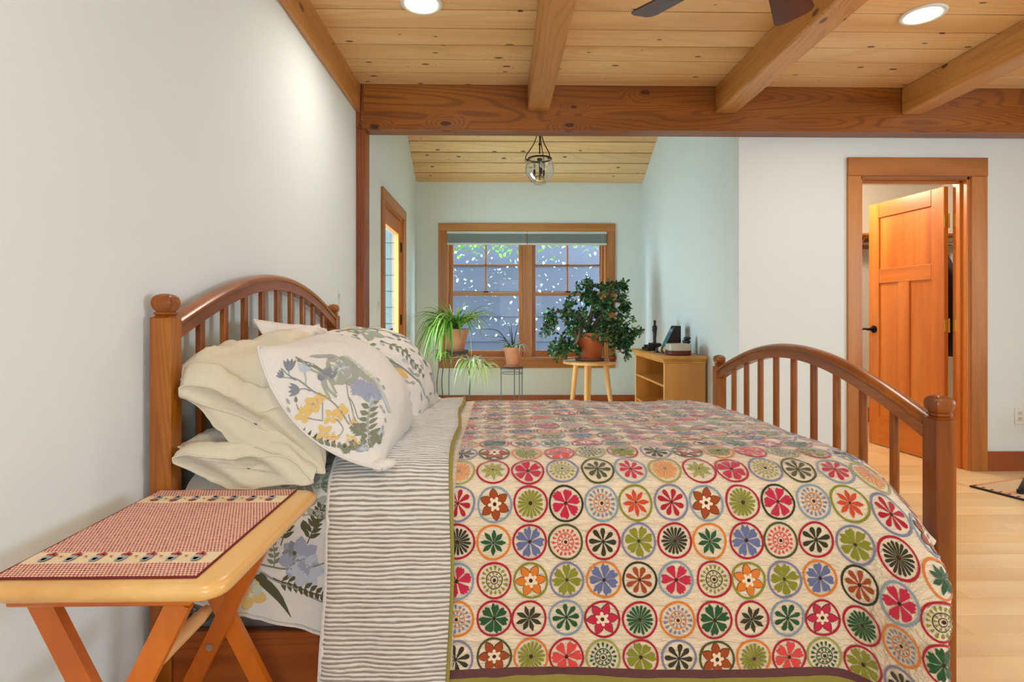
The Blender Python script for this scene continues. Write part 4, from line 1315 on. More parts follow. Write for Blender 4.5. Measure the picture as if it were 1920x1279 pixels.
def pillow_obj(name, label, mat, args, group, seam=True, hem=None):
    a, F, Bk, an = pillow(**args)
    t = thing(name, label, 'pillow', args['center'], group)
    MB().grid(F, False).grid(Bk, True).build('pillow_case', mat, t, True)
    per = [F[i, 0] for i in range(0, len(a))] + [F[-1, j] for j in range(1, len(a))] + [F[i, -1] for i in range(len(a) - 2, -1, -1)] + [F[0, j] for j in range(len(a) - 2, -1, -1)]
    MB().tube([tuple(p) for p in per], .0035, 6, False).build('seam', mat, t, True)
    return t, Cloth(a, a, F)
def face_sign(c, an):
    if np.dot(c.N[len(c.u) // 2, len(c.v) // 2], np.array(an)) < 0: c.N *= -1
    return c

def floral_print(t, c, W, H, seed, lay):
    n = len(c.u); mid = n // 2
    La = np.r_[0, np.cumsum(np.linalg.norm(np.diff(c.G[:, mid], axis=0), axis=1))]; Lb = np.r_[0, np.cumsum(np.linalg.norm(np.diff(c.G[mid], axis=0), axis=1))]
    fa = lambda x: np.interp((x / W + .5) * La[-1], La, c.u); fb = lambda x: np.interp((x / H + .5) * Lb[-1], Lb, c.v)
    d = Decal(lambda u, v_, e: c(fa(u * 1.10 - .012), fb(v_ * 1.05), e), .0016)
    lay(d); build_decal(d, 'flower_print', t)

# near floral pillow, leaning; x axis of the pillow runs across the bed (away from the viewer), y axis up the lean
def lean(bx, bz, tx, tz, y0, y1, yaw=0, over=0):
    c = ((bx + tx) / 2, (y0 + y1) / 2, (bz + tz) / 2)
    return c
pa = dict(center=(-.482, 1.855, .858), ax=(.0, 1, .0), ay=(-.315, 0.05, .315), W=.66, H=.455, T=.295, seed=3, wr=.007, corner=.0, dome=2.0, ea=.72, bot=.25, sag=.075)
t1, c1_ = pillow_obj('floral_pillow', 'nearer pillow with grey-blue and mustard wildflower print leaning on the cream pillows', M_FLORAL, pa, 'floral pillows')
# the printed face must look towards the foot of the bed
_, F_, B_, an_ = pillow(**pa)
fc = F_ if an_.x > 0 else B_
c1_ = Cloth(np.linspace(-1, 1, 37), np.linspace(-1, 1, 37), fc)
if c1_.N[18, 18, 0] < 0: c1_.N *= -1
def lay1(d):
    # print drawn in its own sheet units (hundreds across and down), laid obliquely on the case
    k = lambda x, y_: ((x - 600) / 690, (750 - y_) / 690)
    def st(key, w_, *pts): d.stem(key, [k(*q) for q in pts], w_)
    def tu(key, x, y_, a, r): d.tulip(key, *k(x, y_), R(a), r)
    def bl(key, x, y_, r, n=4, wd=.8, a0=0, ck=None): d.blossom(key, *k(x, y_), r, n, wd, a0, ck)
    def lf(key, x, y_, a, L, w_): d.leaf(key, *k(x, y_), R(a), L, w_)
    def fe(key, x, y_, a, L, n=6, lw=.012, ll=.03, sk=None): d.fern(key, *k(x, y_), R(a), L, n, lw, ll, sk)
    tu('slate', 531, 686, 100, .040); st('slate', .0025, (531, 686), (535, 698), (545, 706)); st('slate', .003, (510, 684), (528, 693), (548, 704))
    tu('slate', 519, 702, 150, .028); st('slate', .0025, (519, 702), (533, 701), (545, 703))
    tu('slate', 552, 724, 180, .034); st('slate', .0025, (552, 722), (562, 721), (572, 725))
    tu('lblue', 560, 690, 85, .036); st('grey', .0025, (560, 690), (562, 708), (561, 716))
    st('dsage', .008, (545, 660), (562, 668), (580, 684), (606, 706)); st('sage', .005, (550, 655), (560, 672), (575, 690), (598, 702), (612, 738))
    st('sage', .006, (590, 700), (592, 720), (601, 748)); st('sage', .006, (594, 700), (598, 724), (612, 745)); st('dsage', .005, (540, 652), (555, 664), (568, 680))
    lf('slate', 594, 708, 75, .038, .028); lf('slate', 590, 710, 100, .034, .022); lf('slate', 600, 708, 50, .034, .018)
    st('stem', .0035, (548, 704), (575, 725), (600, 748), (625, 770), (645, 792))
    bl('sage', 618, 690, .042, 6, .9, .2); bl('pale', 622, 692, .032, 5, .9, .6); bl('sage', 634, 702, .034, 5, .9, .1); bl('blue', 634, 690, .030, 5, .95, .4); bl('grey', 643, 698, .024, 4, .9)
    st('pale', .006, (605, 700), (620, 690), (640, 684)); st('stem', .0025, (630, 712), (634, 740), (648, 770), (660, 786))
    lf('grey', 575, 652, -8, .045, .016); lf('grey', 590, 654, -18, .04, .018); lf('grey', 568, 650, 5, .03, .01)
    for i in range(9):
        x = 622 + 8.5 * i; y_ = 660 + 4.3 * i + .28 * i * i
        lf('sage', x, y_, -35, .022, .013); lf('grey' if i % 2 else 'sage', x + 3, y_ + 7, -60, .022, .013); lf('pale', x + 6, y_ - 1, 5, .020, .010)
    for i in range(8):
        x = 690 + 5 * i; y_ = 700 + 9 * i
        lf('lblue', x, y_, -65, .026, .010); lf('pale', x + 5, y_ + 4, -40, .022, .009)
    d.thistle('blue', *k(664, 732), R(140), .042); d.thistle('blue', *k(676, 742), R(110), .045); d.thistle('blue', *k(690, 748), R(60), .034); d.blob('blue', *k(678, 740), .032, .020, -.5); d.blob('lblue', *k(690, 752), .014, .018)
    st('sage', .006, (687, 752), (683, 780), (683, 810), (692, 842))
    for i in range(7):
        y_ = 760 + 12 * i
        lf('dsage', 684, y_, 20, .030, .013); lf('dsage', 682, y_ + 5, 155, .028, .013)
    fe('dsage', 676, 818, 135, .045, 4, .013, .028); lf('dsage', 690, 822, 25, .036, .018); lf('dsage', 694, 832, 5, .034, .016)
    bl('must', 573, 752, .022, 4, .9, .5); d.blob('blue', *k(576, 750), .011, .012); bl('must', 585, 742, .017, 4, .8); st('stem', .0025, (588, 745), (589, 765), (591, 780))
    bl('must', 558, 768, .020, 4, .8, .3); st('stem', .0025, (560, 772), (575, 778), (592, 782)); lf('dsage', 546, 746, 100, .016, .010); st('dsage', .002, (546, 748), (550, 758), (556, 764))
    bl('must', 606, 776, .020, 4, .7, .8); bl('must', 625, 770, .019, 4, .9, .1); st('stem', .0025, (612, 778), (624, 786), (632, 800), (622, 812), (600, 812))
    bl('must', 596, 802, .022, 4, .7, .6); bl('must', 613, 815, .016, 4, .6); bl('must', 653, 788, .012, 4, .6); bl('must', 644, 820, .014, 3, .6); bl('must', 655, 836, .018, 4, .5)
    st('stem', .003, (640, 775), (655, 795), (672, 812)); st('stem', .0025, (636, 745), (650, 762), (664, 782))
    for i in range(13):
        x = 552 + 10.5 * i; y_ = 800 + 58 * math.sin(min(1, i / 13) * 1.45)
        lf('dsage', x, y_, 150 - 6 * i, .024, .011); lf('olive' if i % 3 else 'dsage', x + 3, y_ + 2, 60, .022, .008)
    for (x, y_, a) in ((655, 852, 110), (668, 850, 80), (640, 856, 120), (706, 842, 95), (714, 846, 75), (700, 850, 120)): fe('dsage', x, y_, a, .034, 4, .009, .018)
    d.thistle('lblue', *k(676, 856), R(90), .03); d.thistle('blue', *k(664, 858), R(80), .022); bl('lblue', 720, 820, .018, 4, .8)
    for (x, y_) in ((706, 762), (712, 772), (720, 790), (716, 806), (526, 740), (528, 754), (700, 700), (712, 716)): lf('grey', x, y_, -50, .018, .008)
def print_on_case(t, c, lay):
    n = len(c.u); mid = n // 2
    La = np.r_[0, np.cumsum(np.linalg.norm(np.diff(c.G[:, mid], axis=0), axis=1))]; Lb = np.r_[0, np.cumsum(np.linalg.norm(np.diff(c.G[mid], axis=0), axis=1))]
    def surf(u, v_, e):
        x = -.25 + .6548 * u + .6344 * v_; y_ = .0056 - .5545 * u + .6415 * v_
        return c(np.interp((x / .66 + .5) * La[-1], La, c.u), np.interp((y_ / .5 + .5) * Lb[-1], Lb, c.v), e)
    d = Decal(surf, .0016); lay(d); build_decal(d, 'flower_print', t)
print_on_case(t1, c1_, lay1)
# bunched corner of the near pillowcase
kb = MB()
cpt = Vector(c1_(np.array([-.92]), np.array([-.98]))[0])
for k in range(3):
    kb.tube(catmull([(cpt.x - .035 + .012 * k, cpt.y + .01, cpt.z + .012), (cpt.x - .008 + .012 * k, cpt.y - .012 + .004 * k, cpt.z - .002 + .003 * k), (cpt.x + .022 + .006 * k, cpt.y + .004 + .01 * k, cpt.z + .002)], 5), [.004 + .009 * math.sin(math.pi * q / 10) for q in range(11)], 8)
kb.build('bunched_corner', M_FLORAL, t1, True)

pb = dict(center=(-.485, 2.52, .868), ax=(.06, 1, .0), ay=(-.33, 0.0, .315), W=.58, H=.485, T=.29, seed=8, wr=.007, corner=-.01, dome=2.0, ea=.8, bot=.3, sag=.05)
t2, _c = pillow_obj('floral_pillow', 'farther pillow with grey leaf print by the far side of the bed', M_FLORAL, pb, 'floral pillows')
_, F_, B_, an_ = pillow(**pb)
c2_ = Cloth(np.linspace(-1, 1, 37), np.linspace(-1, 1, 37), F_ if an_.x > 0 else B_)
if c2_.N[18, 18, 0] < 0: c2_.N *= -1
def lay2(d):
    q = random.Random(4)
    for (x, y_) in ((.05, .215), (.12, .19), (.19, .14)): d.blob('grey', x, y_, .024, .014, -.3)
    d.stem('dsage', [(-.16, .2), (-.02, .10), (.08, .0), (.16, -.06)], .008); d.leaf('sage', .03, .04, R(-40), .16, .05, 6); d.leaf('must', .14, -.07, R(-50), .05, .03)
    d.leaf('pale', .0, .02, R(-60), .14, .04, 6)
    d.blossom('sage', -.09, .12, .05, 5, .8); d.blossom('lblue', .14, -.14, .05, 5, .7); d.tulip('lblue', .06, -.17, R(110), .06); d.tulip('slate', .0, .05, R(120), .04)
    for k in range(60): d.leaf(q.choice(['grey', 'sage', 'lblue', 'dsage']), q.uniform(-.27, .05), q.uniform(-.21, .21), q.uniform(0, 6.28), q.uniform(.02, .034), .012)
    d.stem('dsage', [(-.28, .16), (-.2, .06), (-.12, -.06), (-.08, -.16)], .005); d.leaf('sage', -.2, .05, R(-55), .12, .035, 6); d.fern('dsage', -.10, .06, R(-75), .18, 8, .010, .026); d.blossom('lblue', -.2, -.12, .035, 5, .7); d.tulip('slate', -.25, .10, R(120), .035); d.leaf('must', -.15, -.04, R(-60), .05, .022); d.blob('grey', -.2, .17, .02, .012, -.3); d.blob('grey', -.14, .19, .02, .012, -.2)
    for k in range(26): d.leaf(q.choice(['grey', 'sage', 'lblue']), q.uniform(-.1, .26), q.uniform(-.2, .2), q.uniform(0, 6.28), .03, .013)
    d.fern('dsage', .21, .1, R(-88), .22, 9, .011, .03)
    for k in range(3): d.leaf('must', -.14 + .03 * k, .2 - .01 * k, R(-30), .05, .014)
floral_print(t2, c2_, .60, .485, 8, lay2)

# cream pillows
pc = dict(center=(-.690, 1.862, .722), ax=(0.02, 1, 0), ay=(-1, 0, .12), W=.60, H=.40, T=.17, seed=14, wr=.010, corner=.05)
t3, _c = pillow_obj('cream_pillow', 'cream cotton pillow lying flat at the near end of the headboard', M_CREAM, pc, 'cream pillows')
pd_ = dict(center=(-.705, 1.868, .845), ax=(.0, 1, .0), ay=(-.36, 0, .17), W=.58, H=.46, T=.38, seed=17, wr=.015, corner=.03, ea=.5, bot=.12)
t4, c4 = pillow_obj('cream_pillow', 'plump cream cotton pillow piled on the flat one, pillowcase opening towards the viewer', M_CREAM, pd_, 'cream pillows')
pe_ = dict(center=(-.735, 2.29, .885), ax=(.03, 1, -.03), ay=(-.20, 0, .36), W=.64, H=.44, T=.17, seed=23, wr=.014, corner=.09)
t5, _c = pillow_obj('cream_pillow', 'pale pillow behind the farther floral pillow against the spindles', fabric('pale_cotton', (232, 222, 212), .3, 70), pe_, 'cream pillows')
pf_ = dict(center=(-.665, 2.50, .690), ax=(0, 1, 0), ay=(-1, 0, .06), W=.56, H=.40, T=.13, seed=29, wr=.008, corner=.06)
t6, _c = pillow_obj('cream_pillow', 'cream pillow lying flat under the farther pillows', M_CREAM, pf_, 'cream pillows')

# loose open ends of the two near pillowcases: sleeves hanging towards the viewer
def sleeve(t, args, name, length, drop, seed, spread=1.0):
    a, F, Bk, an = pillow(**args)
    ring = [F[1, j] for j in range(len(a))] + [Bk[1, j] for j in range(len(a) - 2, 0, -1)]
    ring = np.array(ring); c = ring.mean(0)
    # open it out so the mouth of the case gapes
    n = len(ring); steps = 9
    mb = MB(); G = np.zeros((steps, n + 1, 3))
    for k in range(steps):
        s_ = k / (steps - 1)
        for j in range(n + 1):
            p = ring[j % n].copy()
            th = 2 * math.pi * j / n
            side = np.array(an) * (.030 * spread * math.sin(math.pi * s_ * .8) * math.sin(th))
            wob = .010 * mnoise.noise(Vector((seed + s_ * 2.2, math.cos(th) * 1.7, math.sin(th) * 1.7)))
            p = p + (p - c) * (.02 * s_) + side + np.array([.03 * s_ * drop + wob, -length * s_ * (1 + .25 * math.sin(th * 2 + seed)), -drop * .10 * s_ * s_ + wob])
            p[1] = max(p[1], 1.505); p[0] = max(p[0], -.868)
            G[k, j] = p
    G2 = np.zeros((8, n + 1, 3)); cl = G[-1].mean(0)
    for k in range(8):
        s_ = k / 7
        for j in range(n + 1):
            p = G[-1, j] + (cl - G[-1, j]) * s_ * .97
            fold = .016 * math.sin(2.5 * (p[0] * 16 + p[2] * 22) + seed) * math.sin(math.pi * s_)
            p[1] += .022 * math.sin(math.pi * s_ * .5) + fold
            G2[k, j] = p
    mb.grid(G, True).grid(G2, True)
    mb.build(name, M_CREAM, t, True)
    hemp = [tuple(G[-1, j]) for j in range(n + 1)]
    MB().tube(hemp, .003, 6, False).build('hem', M_CREAM, t, True)
sleeve(t4, pd_, 'pillowcase_mouth', .045, .6, 3, 1.3)
sleeve(t3, pc, 'pillowcase_mouth', .060, .3, 9, 1.2)

# ================================================================== FOLDING TRAY TABLE
TZ = .66
tt = thing('tray_table', 'folding wooden tray table with crossed legs beside the bed', 'table', (-.675, 1.20, 0))
def tray_top():
    # rounded-rectangle top with a rolled edge
    x0, x1, y0, y1, r = -.868, -.460, .938, 1.462, .04
    poly = []
    for (cx, cy, a0) in ((x1 - r, y1 - r, 0), (x0 + r, y1 - r, 90), (x0 + r, y0 + r, 180), (x1 - r, y0 + r, 270)):
        for k in range(7):
            a = R(a0 + 90 * k / 6); poly.append((cx + r * math.cos(a), cy + r * math.sin(a)))
    N = len(poly); cx, cy = (x0 + x1) / 2, (y0 + y1) / 2
    lev = [(TZ - .030, .010), (TZ - .026, .004), (TZ - .018, 0), (TZ - .010, 0), (TZ - .003, .004), (TZ, .012)]
    vs = []
    for z, ins in lev:
        for p in poly:
            d = Vector((p[0] - cx, p[1] - cy))
            vs.append((p[0] - ins * (1 if p[0] > cx else -1) * min(1, abs(d.x) / .15), p[1] - ins * (1 if p[1] > cy else -1) * min(1, abs(d.y) / .2), z))
    fs = [list(range(N))[::-1], [len(vs) - N + j for j in range(N)]]
    for i in range(len(lev) - 1):
        for j in range(N):
            j2 = (j + 1) % N
            fs.append([i * N + j, i * N + j2, (i + 1) * N + j2, (i + 1) * N + j])
    return MB().add(vs, fs)
tray_top().build('table_top', W_TRAY, tt, True, angle=40)
def leg(x0, z0, x1, z1, y, w, th):
    d = Vector((x1 - x0, z1 - z0)).normalized(); n = Vector((-d.y, d.x)) * w / 2
    poly = [(x0 + n.x, z0 + n.y), (x0 - n.x, z0 - n.y), (x1 - n.x, z1 - n.y), (x1 + n.x, z1 + n.y)]
    return MB().prism(poly, 'Y', y, y + th)
yn, yf = .972, 1.385
for yy, s_ in ((yn, 1), (yf, -1)):
    leg(-.805, TZ - .045, -.500, .008, yy + .021, .040, .019).build('leg', W_TRAYLEG, tt)
    leg(-.548, TZ - .045, -.850, .008, yy, .040, .019).build('leg', W_TRAYLEG, tt)
    MB().box(-.83, -.52, yy - .012, yy + .03, TZ - .044, TZ - .030, .003).build('batten', W_TRAYLEG, tt)
cxp, czp = -.676, .333
MB().tube([(-.695, yn + .045, .405), (-.695, yn + .09, .405), (-.695, yf - .07, .405), (-.695, yf - .03, .405)], [.012, .0165, .0165, .012], 12).build('stretcher', W_DOWEL, tt, True)
MB().tube([(-.83, yn + .019, .05), (-.83, yf, .05)], .011, 10).build('stretcher', W_TRAYLEG, tt, True)
MB().tube([(-.52, yn + .04, .05), (-.52, yf - .02, .05)], .011, 10).build('stretcher', W_TRAYLEG, tt, True)
for yy in (yn, yf):
    MB().tube([(-.704, yy - .003, .298), (-.704, yy + .001, .298)], .0085, 12).build('bolt', M_STEEL, tt)
# placemat
t = NT('houndstooth_weave')
uvn = t.n('ShaderNodeTexCoord'); sp = t.n('ShaderNodeSeparateXYZ'); t.l(uvn.outputs['Object'], sp.inputs[0])
fx = t.math('MULTIPLY', sp.outputs[0], 1 / .0066); fy = t.math('MULTIPLY', sp.outputs[1], 1 / .0078)
wx = t.math('ABSOLUTE', t.math('SUBTRACT', t.math('FRACT', t.math('ADD', fx, t.math('MULTIPLY', fy, .5))), .5))
wy = t.math('ABSOLUTE', t.math('SUBTRACT', t.math('FRACT', fy), .5))
wv = t.math('ADD', wx, wy)
chk = t.smooth(wv, .42, .60)
nz = t.noise(t.coords((1, 1, 1), rnd=False), 160, 2)
redv = t.mix(t.smooth(nz, .4, .65), lin((200, 120, 110)), lin((150, 72, 68)))
cr = t.mix(chk, redv, lin((242, 206, 184)))
t.base(cr); t.b.inputs['Roughness'].default_value = .95; t.b.inputs['Specular IOR Level'].default_value = .1
t.bump(wv, .6, .004)
M_HOUND = t.m
M_MATC = fabric('placemat_cream', (236, 214, 176), .4, 150)
M_MATR = fabric('placemat_red', (190, 70, 66), .4, 150)
M_MATB = fabric('placemat_blue', (168, 174, 184), .4, 150)
M_MATE = fabric('placemat_edge', (118, 48, 48), .4, 100)
pm_ = thing('placemat', 'red and cream woven placemat with bands of flower vases on the tray table', 'placemat', (-.68, 1.2, TZ))
def matpt(u, v_):  # u across 0..1, v along 0..1 ; slightly skewed cloth
    x = -.860 + .345 * u + .012 * (1 - v_) * 0; y_ = .968 + .476 * v_
    return x, y_
segs = [(0, .115, 0), (.115, .215, 1), (.215, .80, 0), (.80, .90, 1), (.90, 1, 0)]
nu = 30
cloth_ = MB(); bands = MB(); rr = random.Random(5)
def mz(u, v_): return TZ + .0035 + .0012 * mnoise.noise(Vector((u * 6, v_ * 8, 2)))
for (a, b, kind) in segs:
    nv = max(2, int((b - a) * 40)); G = np.zeros((nu + 1, nv + 1, 3))
    for i in range(nu + 1):
        for j in range(nv + 1):
            u = i / nu; v_ = a + (b - a) * j / nv
            x, y_ = matpt(u, v_); G[i, j] = (x, y_, mz(u, v_))
    if kind: MB().grid(G).build('cream_band', M_MATC, pm_, True)
    else: cloth_.grid(G)
cloth_.build('houndstooth_cloth', M_HOUND, pm_, True)
per = [(0, k / 20) for k in range(21)] + [(k / 16, 1) for k in range(1, 17)] + [(1, 1 - k / 20) for k in range(1, 21)] + [(1 - k / 16, 0) for k in range(1, 17)]
MB().tube([(*matpt(u, v_), TZ + .0022) for u, v_ in per], .0022, 5, False).build('edge_stitching', M_MATE, pm_)
vm = MB()
def vase(u, vc, up):
    x, y_ = matpt(u, vc); z = TZ + .0058
    def q(pts, m):
        vm.mat(m); vm.add([(x + p[0], y_ + up * p[1], z) for p in pts], [list(range(len(pts)))])
    q([(-.006, -.019), (.006, -.019), (.009, -.006), (.006, .004), (-.006, .004), (-.009, -.006)], 1)
    q([(-.003, -.016), (.003, -.016), (.005, -.006), (-.005, -.006)], 0)
    for (dx, dy, r) in ((-.006, .009, .0045), (.0, .013, .005), (.006, .009, .0045), (.002, .006, .004)):
        q([(dx + r * math.cos(k), dy + r * math.sin(k)) for k in [R(60 * w_) for w_ in range(6)]], 2)
def star(u, vc):
    x, y_ = matpt(u, vc); vm.mat(2)
    vm.add([(x + (.005 if k % 2 else .002) * math.cos(R(45 * k)), y_ + (.005 if k % 2 else .002) * math.sin(R(45 * k)), TZ + .0058) for k in range(8)], [list(range(8))])
for k in range(7):
    vase(.10 + .132 * k, .165, 1); vase(.10 + .132 * k, .85, -1)
    if k < 6: star(.166 + .132 * k, .165); star(.166 + .132 * k, .85)
vm.build('vase_motifs', [M_MATC, M_MATB, M_MATR], pm_)

# ================================================================== BOOKCASE AND ITS ORNAMENTS
bx0, bx1, by0, by1, bz = 1.345, 1.68, 4.52, 5.50, .775
bc = thing('bookcase', 'low open birch bookcase against the nook side wall', 'bookcase', ((bx0 + bx1) / 2, (by0 + by1) / 2, 0))
MB().box(bx0, bx1, by0, by0 + .03, 0, bz - .05, .002).build('side_panel', W_CASE, bc)
MB().box(bx0, bx1, by1 - .03, by1, 0, bz - .05, .002).build('side_panel', W_CASE, bc)
MB().box(bx1 - .012, bx1, by0 + .03, by1 - .03, .02, bz - .05).build('back_panel', W_CASEIN, bc)
for z in (.06, .30, .535):
    MB().box(bx0 + .006, bx1 - .012, by0 + .03, by1 - .03, z - .02, z, .002).build('shelf', W_CASE, bc)
MB().box(bx0 + .004, bx0 + .02, by0 + .03, by1 - .03, 0, .04).build('plinth', W_CASE, bc)
m = MB()
prof = [(0, bz - .062), (.004, bz - .058), (.004, bz - .048), (.012, bz - .036), (.020, bz - .024), (.026, bz - .022), (.028, bz - .004), (.026, bz)]
cxm, cym = (bx0 + bx1) / 2, (by0 + by1) / 2
vs = []
for (o_, z) in prof:
    vs += [(bx0 - o_, by0 - o_, z), (bx1, by0 - o_, z), (bx1, by1 + o_, z), (bx0 - o_, by1 + o_, z)]
fs = [[0, 3, 2, 1], [len(vs) - 4, len(vs) - 3, len(vs) - 2, len(vs) - 1]]
for i in range(len(prof) - 1):
    for j in range(4):
        j2 = (j + 1) % 4; fs.append([i * 4 + j, i * 4 + j2, (i + 1) * 4 + j2, (i + 1) * 4 + j])
m.add(vs, fs).build('crown_top', W_CASE, bc)
MB().box(bx0 - .0015, bx0 + .003, by0 + .001, by0 + .028, .0, bz - .062, .001).build('face_edge', W_STOOL, bc)
MB().box(bx0 - .0015, bx0 + .003, by1 - .028, by1 - .001, .0, bz - .062, .001).build('face_edge', W_STOOL, bc)

# bronze figurine on a stepped base
fx_, fy_, z0 = 1.475, 5.27, bz
fg = thing('figurine', 'dark bronze standing soldier figurine on a stepped plinth on the bookcase', 'figurine', (fx_, fy_, z0))
MB().box(fx_ - .10, fx_ + .07, fy_ - .09, fy_ + .09, z0 + .001, z0 + .028, .006).box(fx_ - .085, fx_ + .06, fy_ - .075, fy_ + .075, z0 + .026, z0 + .052, .006).box(fx_ - .05, fx_ + .05, fy_ - .05, fy_ + .05, z0 + .05, z0 + .068, .006).build('plinth', M_BRONZE, fg)
zb = z0 + .068
body = MB()
bones = [((0, -.012, .0), (0, -.012, .045), (.002, -.010, .095)), ((0, .012, .0), (-.004, .013, .045), (0, .010, .095))]
for b_ in bones: body.tube([(fx_ + p[0], fy_ + p[1], zb + p[2]) for p in b_], [.009, .010, .013], 8)
body.tube([(fx_, fy_, zb + .085), (fx_, fy_, zb + .11), (fx_, fy_, zb + .145), (fx_, fy_, zb + .163), (fx_, fy_, zb + .172)], [.017, .019, .024, .018, .008], 10)
body.tube([(fx_, fy_ - .022, zb + .158), (fx_ - .010, fy_ - .034, zb + .125), (fx_ - .030, fy_ - .018, zb + .120)], [.009, .008, .006], 8)
body.tube([(fx_, fy_ + .022, zb + .158), (fx_ + .004, fy_ + .032, zb + .12), (fx_ - .004, fy_ + .034, zb + .09)], [.009, .008, .006], 8)
body.lathe([(.001, .168), (.010, .174), (.0125, .186), (.010, .196), (.0165, .198), (.016, .201), (.012, .203), (.010, .212), (.002, .214)], (fx_, fy_, zb), 12)
body.box(fx_ - .015, fx_ + .012, fy_ - .02, fy_ + .02, zb - .001, zb + .012, .004)
body.build('figure', M_BRONZE, fg, True, angle=60)

# wedge-shaped plaque with a teal picture
M_TEAL = plain('teal_picture', (70, 118, 128), .35, var=.35, bscale=25)
pq = thing('plaque', 'dark wedge-shaped desk plaque with a teal picture panel beside the figurine', 'plaque', (1.53, 5.00, bz))
MB().prism([(1.46, bz + .001), (1.62, bz + .001), (1.62, bz + .235), (1.575, bz + .235)], 'Y', 4.955, 5.085).build('wedge', M_BRONZE, pq)
def slant(x, off): return bz + .001 + (x - 1.46) / (1.575 - 1.46) * .234
pm2 = MB()
for (a, b, mt) in ((1.475, 1.562, 0),):
    pm2.add([(a - .003, 4.972, slant(a, 0)), (a - .003, 5.068, slant(a, 0)), (b - .003, 5.068, slant(b, 0)), (b - .003, 4.972, slant(b, 0))], [(0, 1, 2, 3)])
pm2.build('picture', M_TEAL, pq)
pl_ = MB().add([(1.545, 4.98, slant(1.549, 0)), (1.545, 5.06, slant(1.549, 0)), (1.556, 5.06, slant(1.56, 0)), (1.556, 4.98, slant(1.56, 0))], [(0, 1, 2, 3)])
pl_.build('title_strip', plain('title_grey', (150, 160, 164), .5), pq)

# stoneware dish
M_GLAZE = plain('cream_glaze', (196, 188, 164), .25, var=.12, bscale=14)
M_REDCL = plain('brown_clay', (104, 44, 30), .55)
ds = thing('stoneware_dish', 'squat stoneware dish, cream glaze over a brown base, on the bookcase', 'dish', (1.50, 4.66, bz))
MB().lathe([(.084, .001), (.096, .006), (.098, .036), (.099, .040)], (1.50, 4.66, bz), 28, sq=3.2).build('clay_base', M_REDCL, ds, True, angle=50)
MB().lathe([(.099, .040), (.098, .062), (.094, .082), (.092, .092), (.086, .093), (.084, .075), (.082, .05), (.001, .048)], (1.50, 4.66, bz), 28, sq=3.2).build('glazed_wall', M_GLAZE, ds, True, angle=50)
# bleached carved shell and small dark pebble
cv = thing('carved_shell', 'small cream and green carved shell between plaque and dish', 'ornament', (1.44, 4.86, bz))
MB().lathe([(.001, -.05), (.022, -.045), (.032, -.02), (.031, .02), (.022, .045), (.001, .05)], (0, 0, 0), 12).build('shell_body', plain('shell_cream', (206, 190, 158), .5, var=.1, bscale=30), None)
o = bpy.data.objects['shell_body']; o.parent = cv; o.location = (0, 0, .032); o.rotation_euler = (R(90), 0, R(35))
for p in o.data.polygons: p.use_smooth = True
m = MB().lathe([(.0315, -.012), (.034, .0), (.0315, .014)], (0, 0, 0), 12); o2 = m.build('green_band', plain('shell_green', (62, 84, 72), .4), None, True); o2.parent = cv; o2.location = (0, 0, .032); o2.rotation_euler = (R(90), 0, R(35))
pb_ = MB()
pb_.lathe([(.018, .001), (.026, .012), (.024, .034), (.013, .048), (.001, .05)], (1.415, 4.95, bz), 10)
tag(pb_.build('pebble', plain('dark_stone', (62, 52, 50), .6, var=.3, bscale=40), None, True, loc=(1.415, 4.95, bz)), 'small dark stone at the foot of the plaque', 'stone')
st_ = thing('stacked_stones', 'little stack of black stones standing behind the stoneware dish', 'ornament', (1.62, 4.80, bz))
for q, (r, z, h, dx) in enumerate(((.036, .001, .05, 0), (.034, .051, .035, .003), (.036, .086, .032, -.003), (.030, .118, .028, .004))):
    MB().lathe([(r * .6, z), (r, z + h * .3), (r, z + h * .7), (r * .6, z + h)], (1.62 + dx, 4.80, bz), 9).build('stone', plain('black_stone', (38, 38, 42), .5), st_, True)
bt = MB().lathe([(.020, .001), (.022, .01), (.022, .05), (.012, .062), (.012, .07), (.001, .071)], (1.42, 4.68, .535), 14)
tag(bt.build('small_jar', M_WHITEPL, None, True, loc=(1.42, 4.68, .535)), 'small white jar on the middle bookcase shelf', 'jar')

# ================================================================== PLANTS
def pot(parent, cx, cy, z, r0, r1, h, mat, rimh=.03):
    prof = [(r0, 0), (r0 + (r1 - r0) * .85, h - rimh), (r1 + .006, h - rimh + .001), (r1 + .010, h), (r1 - .004, h), (r1 - .010, h - .03), (r0 * .6, h - .035)]
    o = MB().lathe(prof, (cx, cy, z), 28).build('pot', mat, parent, True, angle=35)
    MB().lathe([(r1 - .012, h - .022), (.001, h - .016)], (cx, cy, z), 20).build('soil', M_SOIL, parent, True)
    return o
G1 = leafmat('spider_leaf_green', (128, 172, 62))
G2 = leafmat('spider_leaf_dark', (84, 132, 50))
G3 = leafmat('spider_leaf_light', (192, 214, 122))
G4 = leafmat('spider_leaf_cream', (232, 236, 204), .45)
def blade(mb, p, az, L, wd, rise, droop, n=9, seed=0):
    d = Vector((math.cos(az), math.sin(az), 0)); x = Vector((-d.y, d.x, 0))
    Lp, Rp, Cp = [], [], []
    for i in range(n + 1):
        t = i / n
        r = L * (t - .18 * t * t * min(1, droop)); z = L * (rise * t - droop * t ** 2.2)
        c = p + d * r + Vector((0, 0, z)); h = wd / 2 * (.55 + .9 * t - 1.4 * t * t if t < .95 else .06)
        h = max(h, .0006)
        Lp.append(c + x * h + Vector((0, 0, h * .5))); Rp.append(c - x * h + Vector((0, 0, h * .5))); Cp.append(c)
    vs = [tuple(q) for q in Lp + Cp + Rp]; N = n + 1
    fs = []
    for i in range(n):
        fs.append([i, i + 1, N + i + 1, N + i]); fs.append([N + i, N + i + 1, 2 * N + i + 1, 2 * N + i])
    mb.add(vs, fs)
ra = random.Random(31)
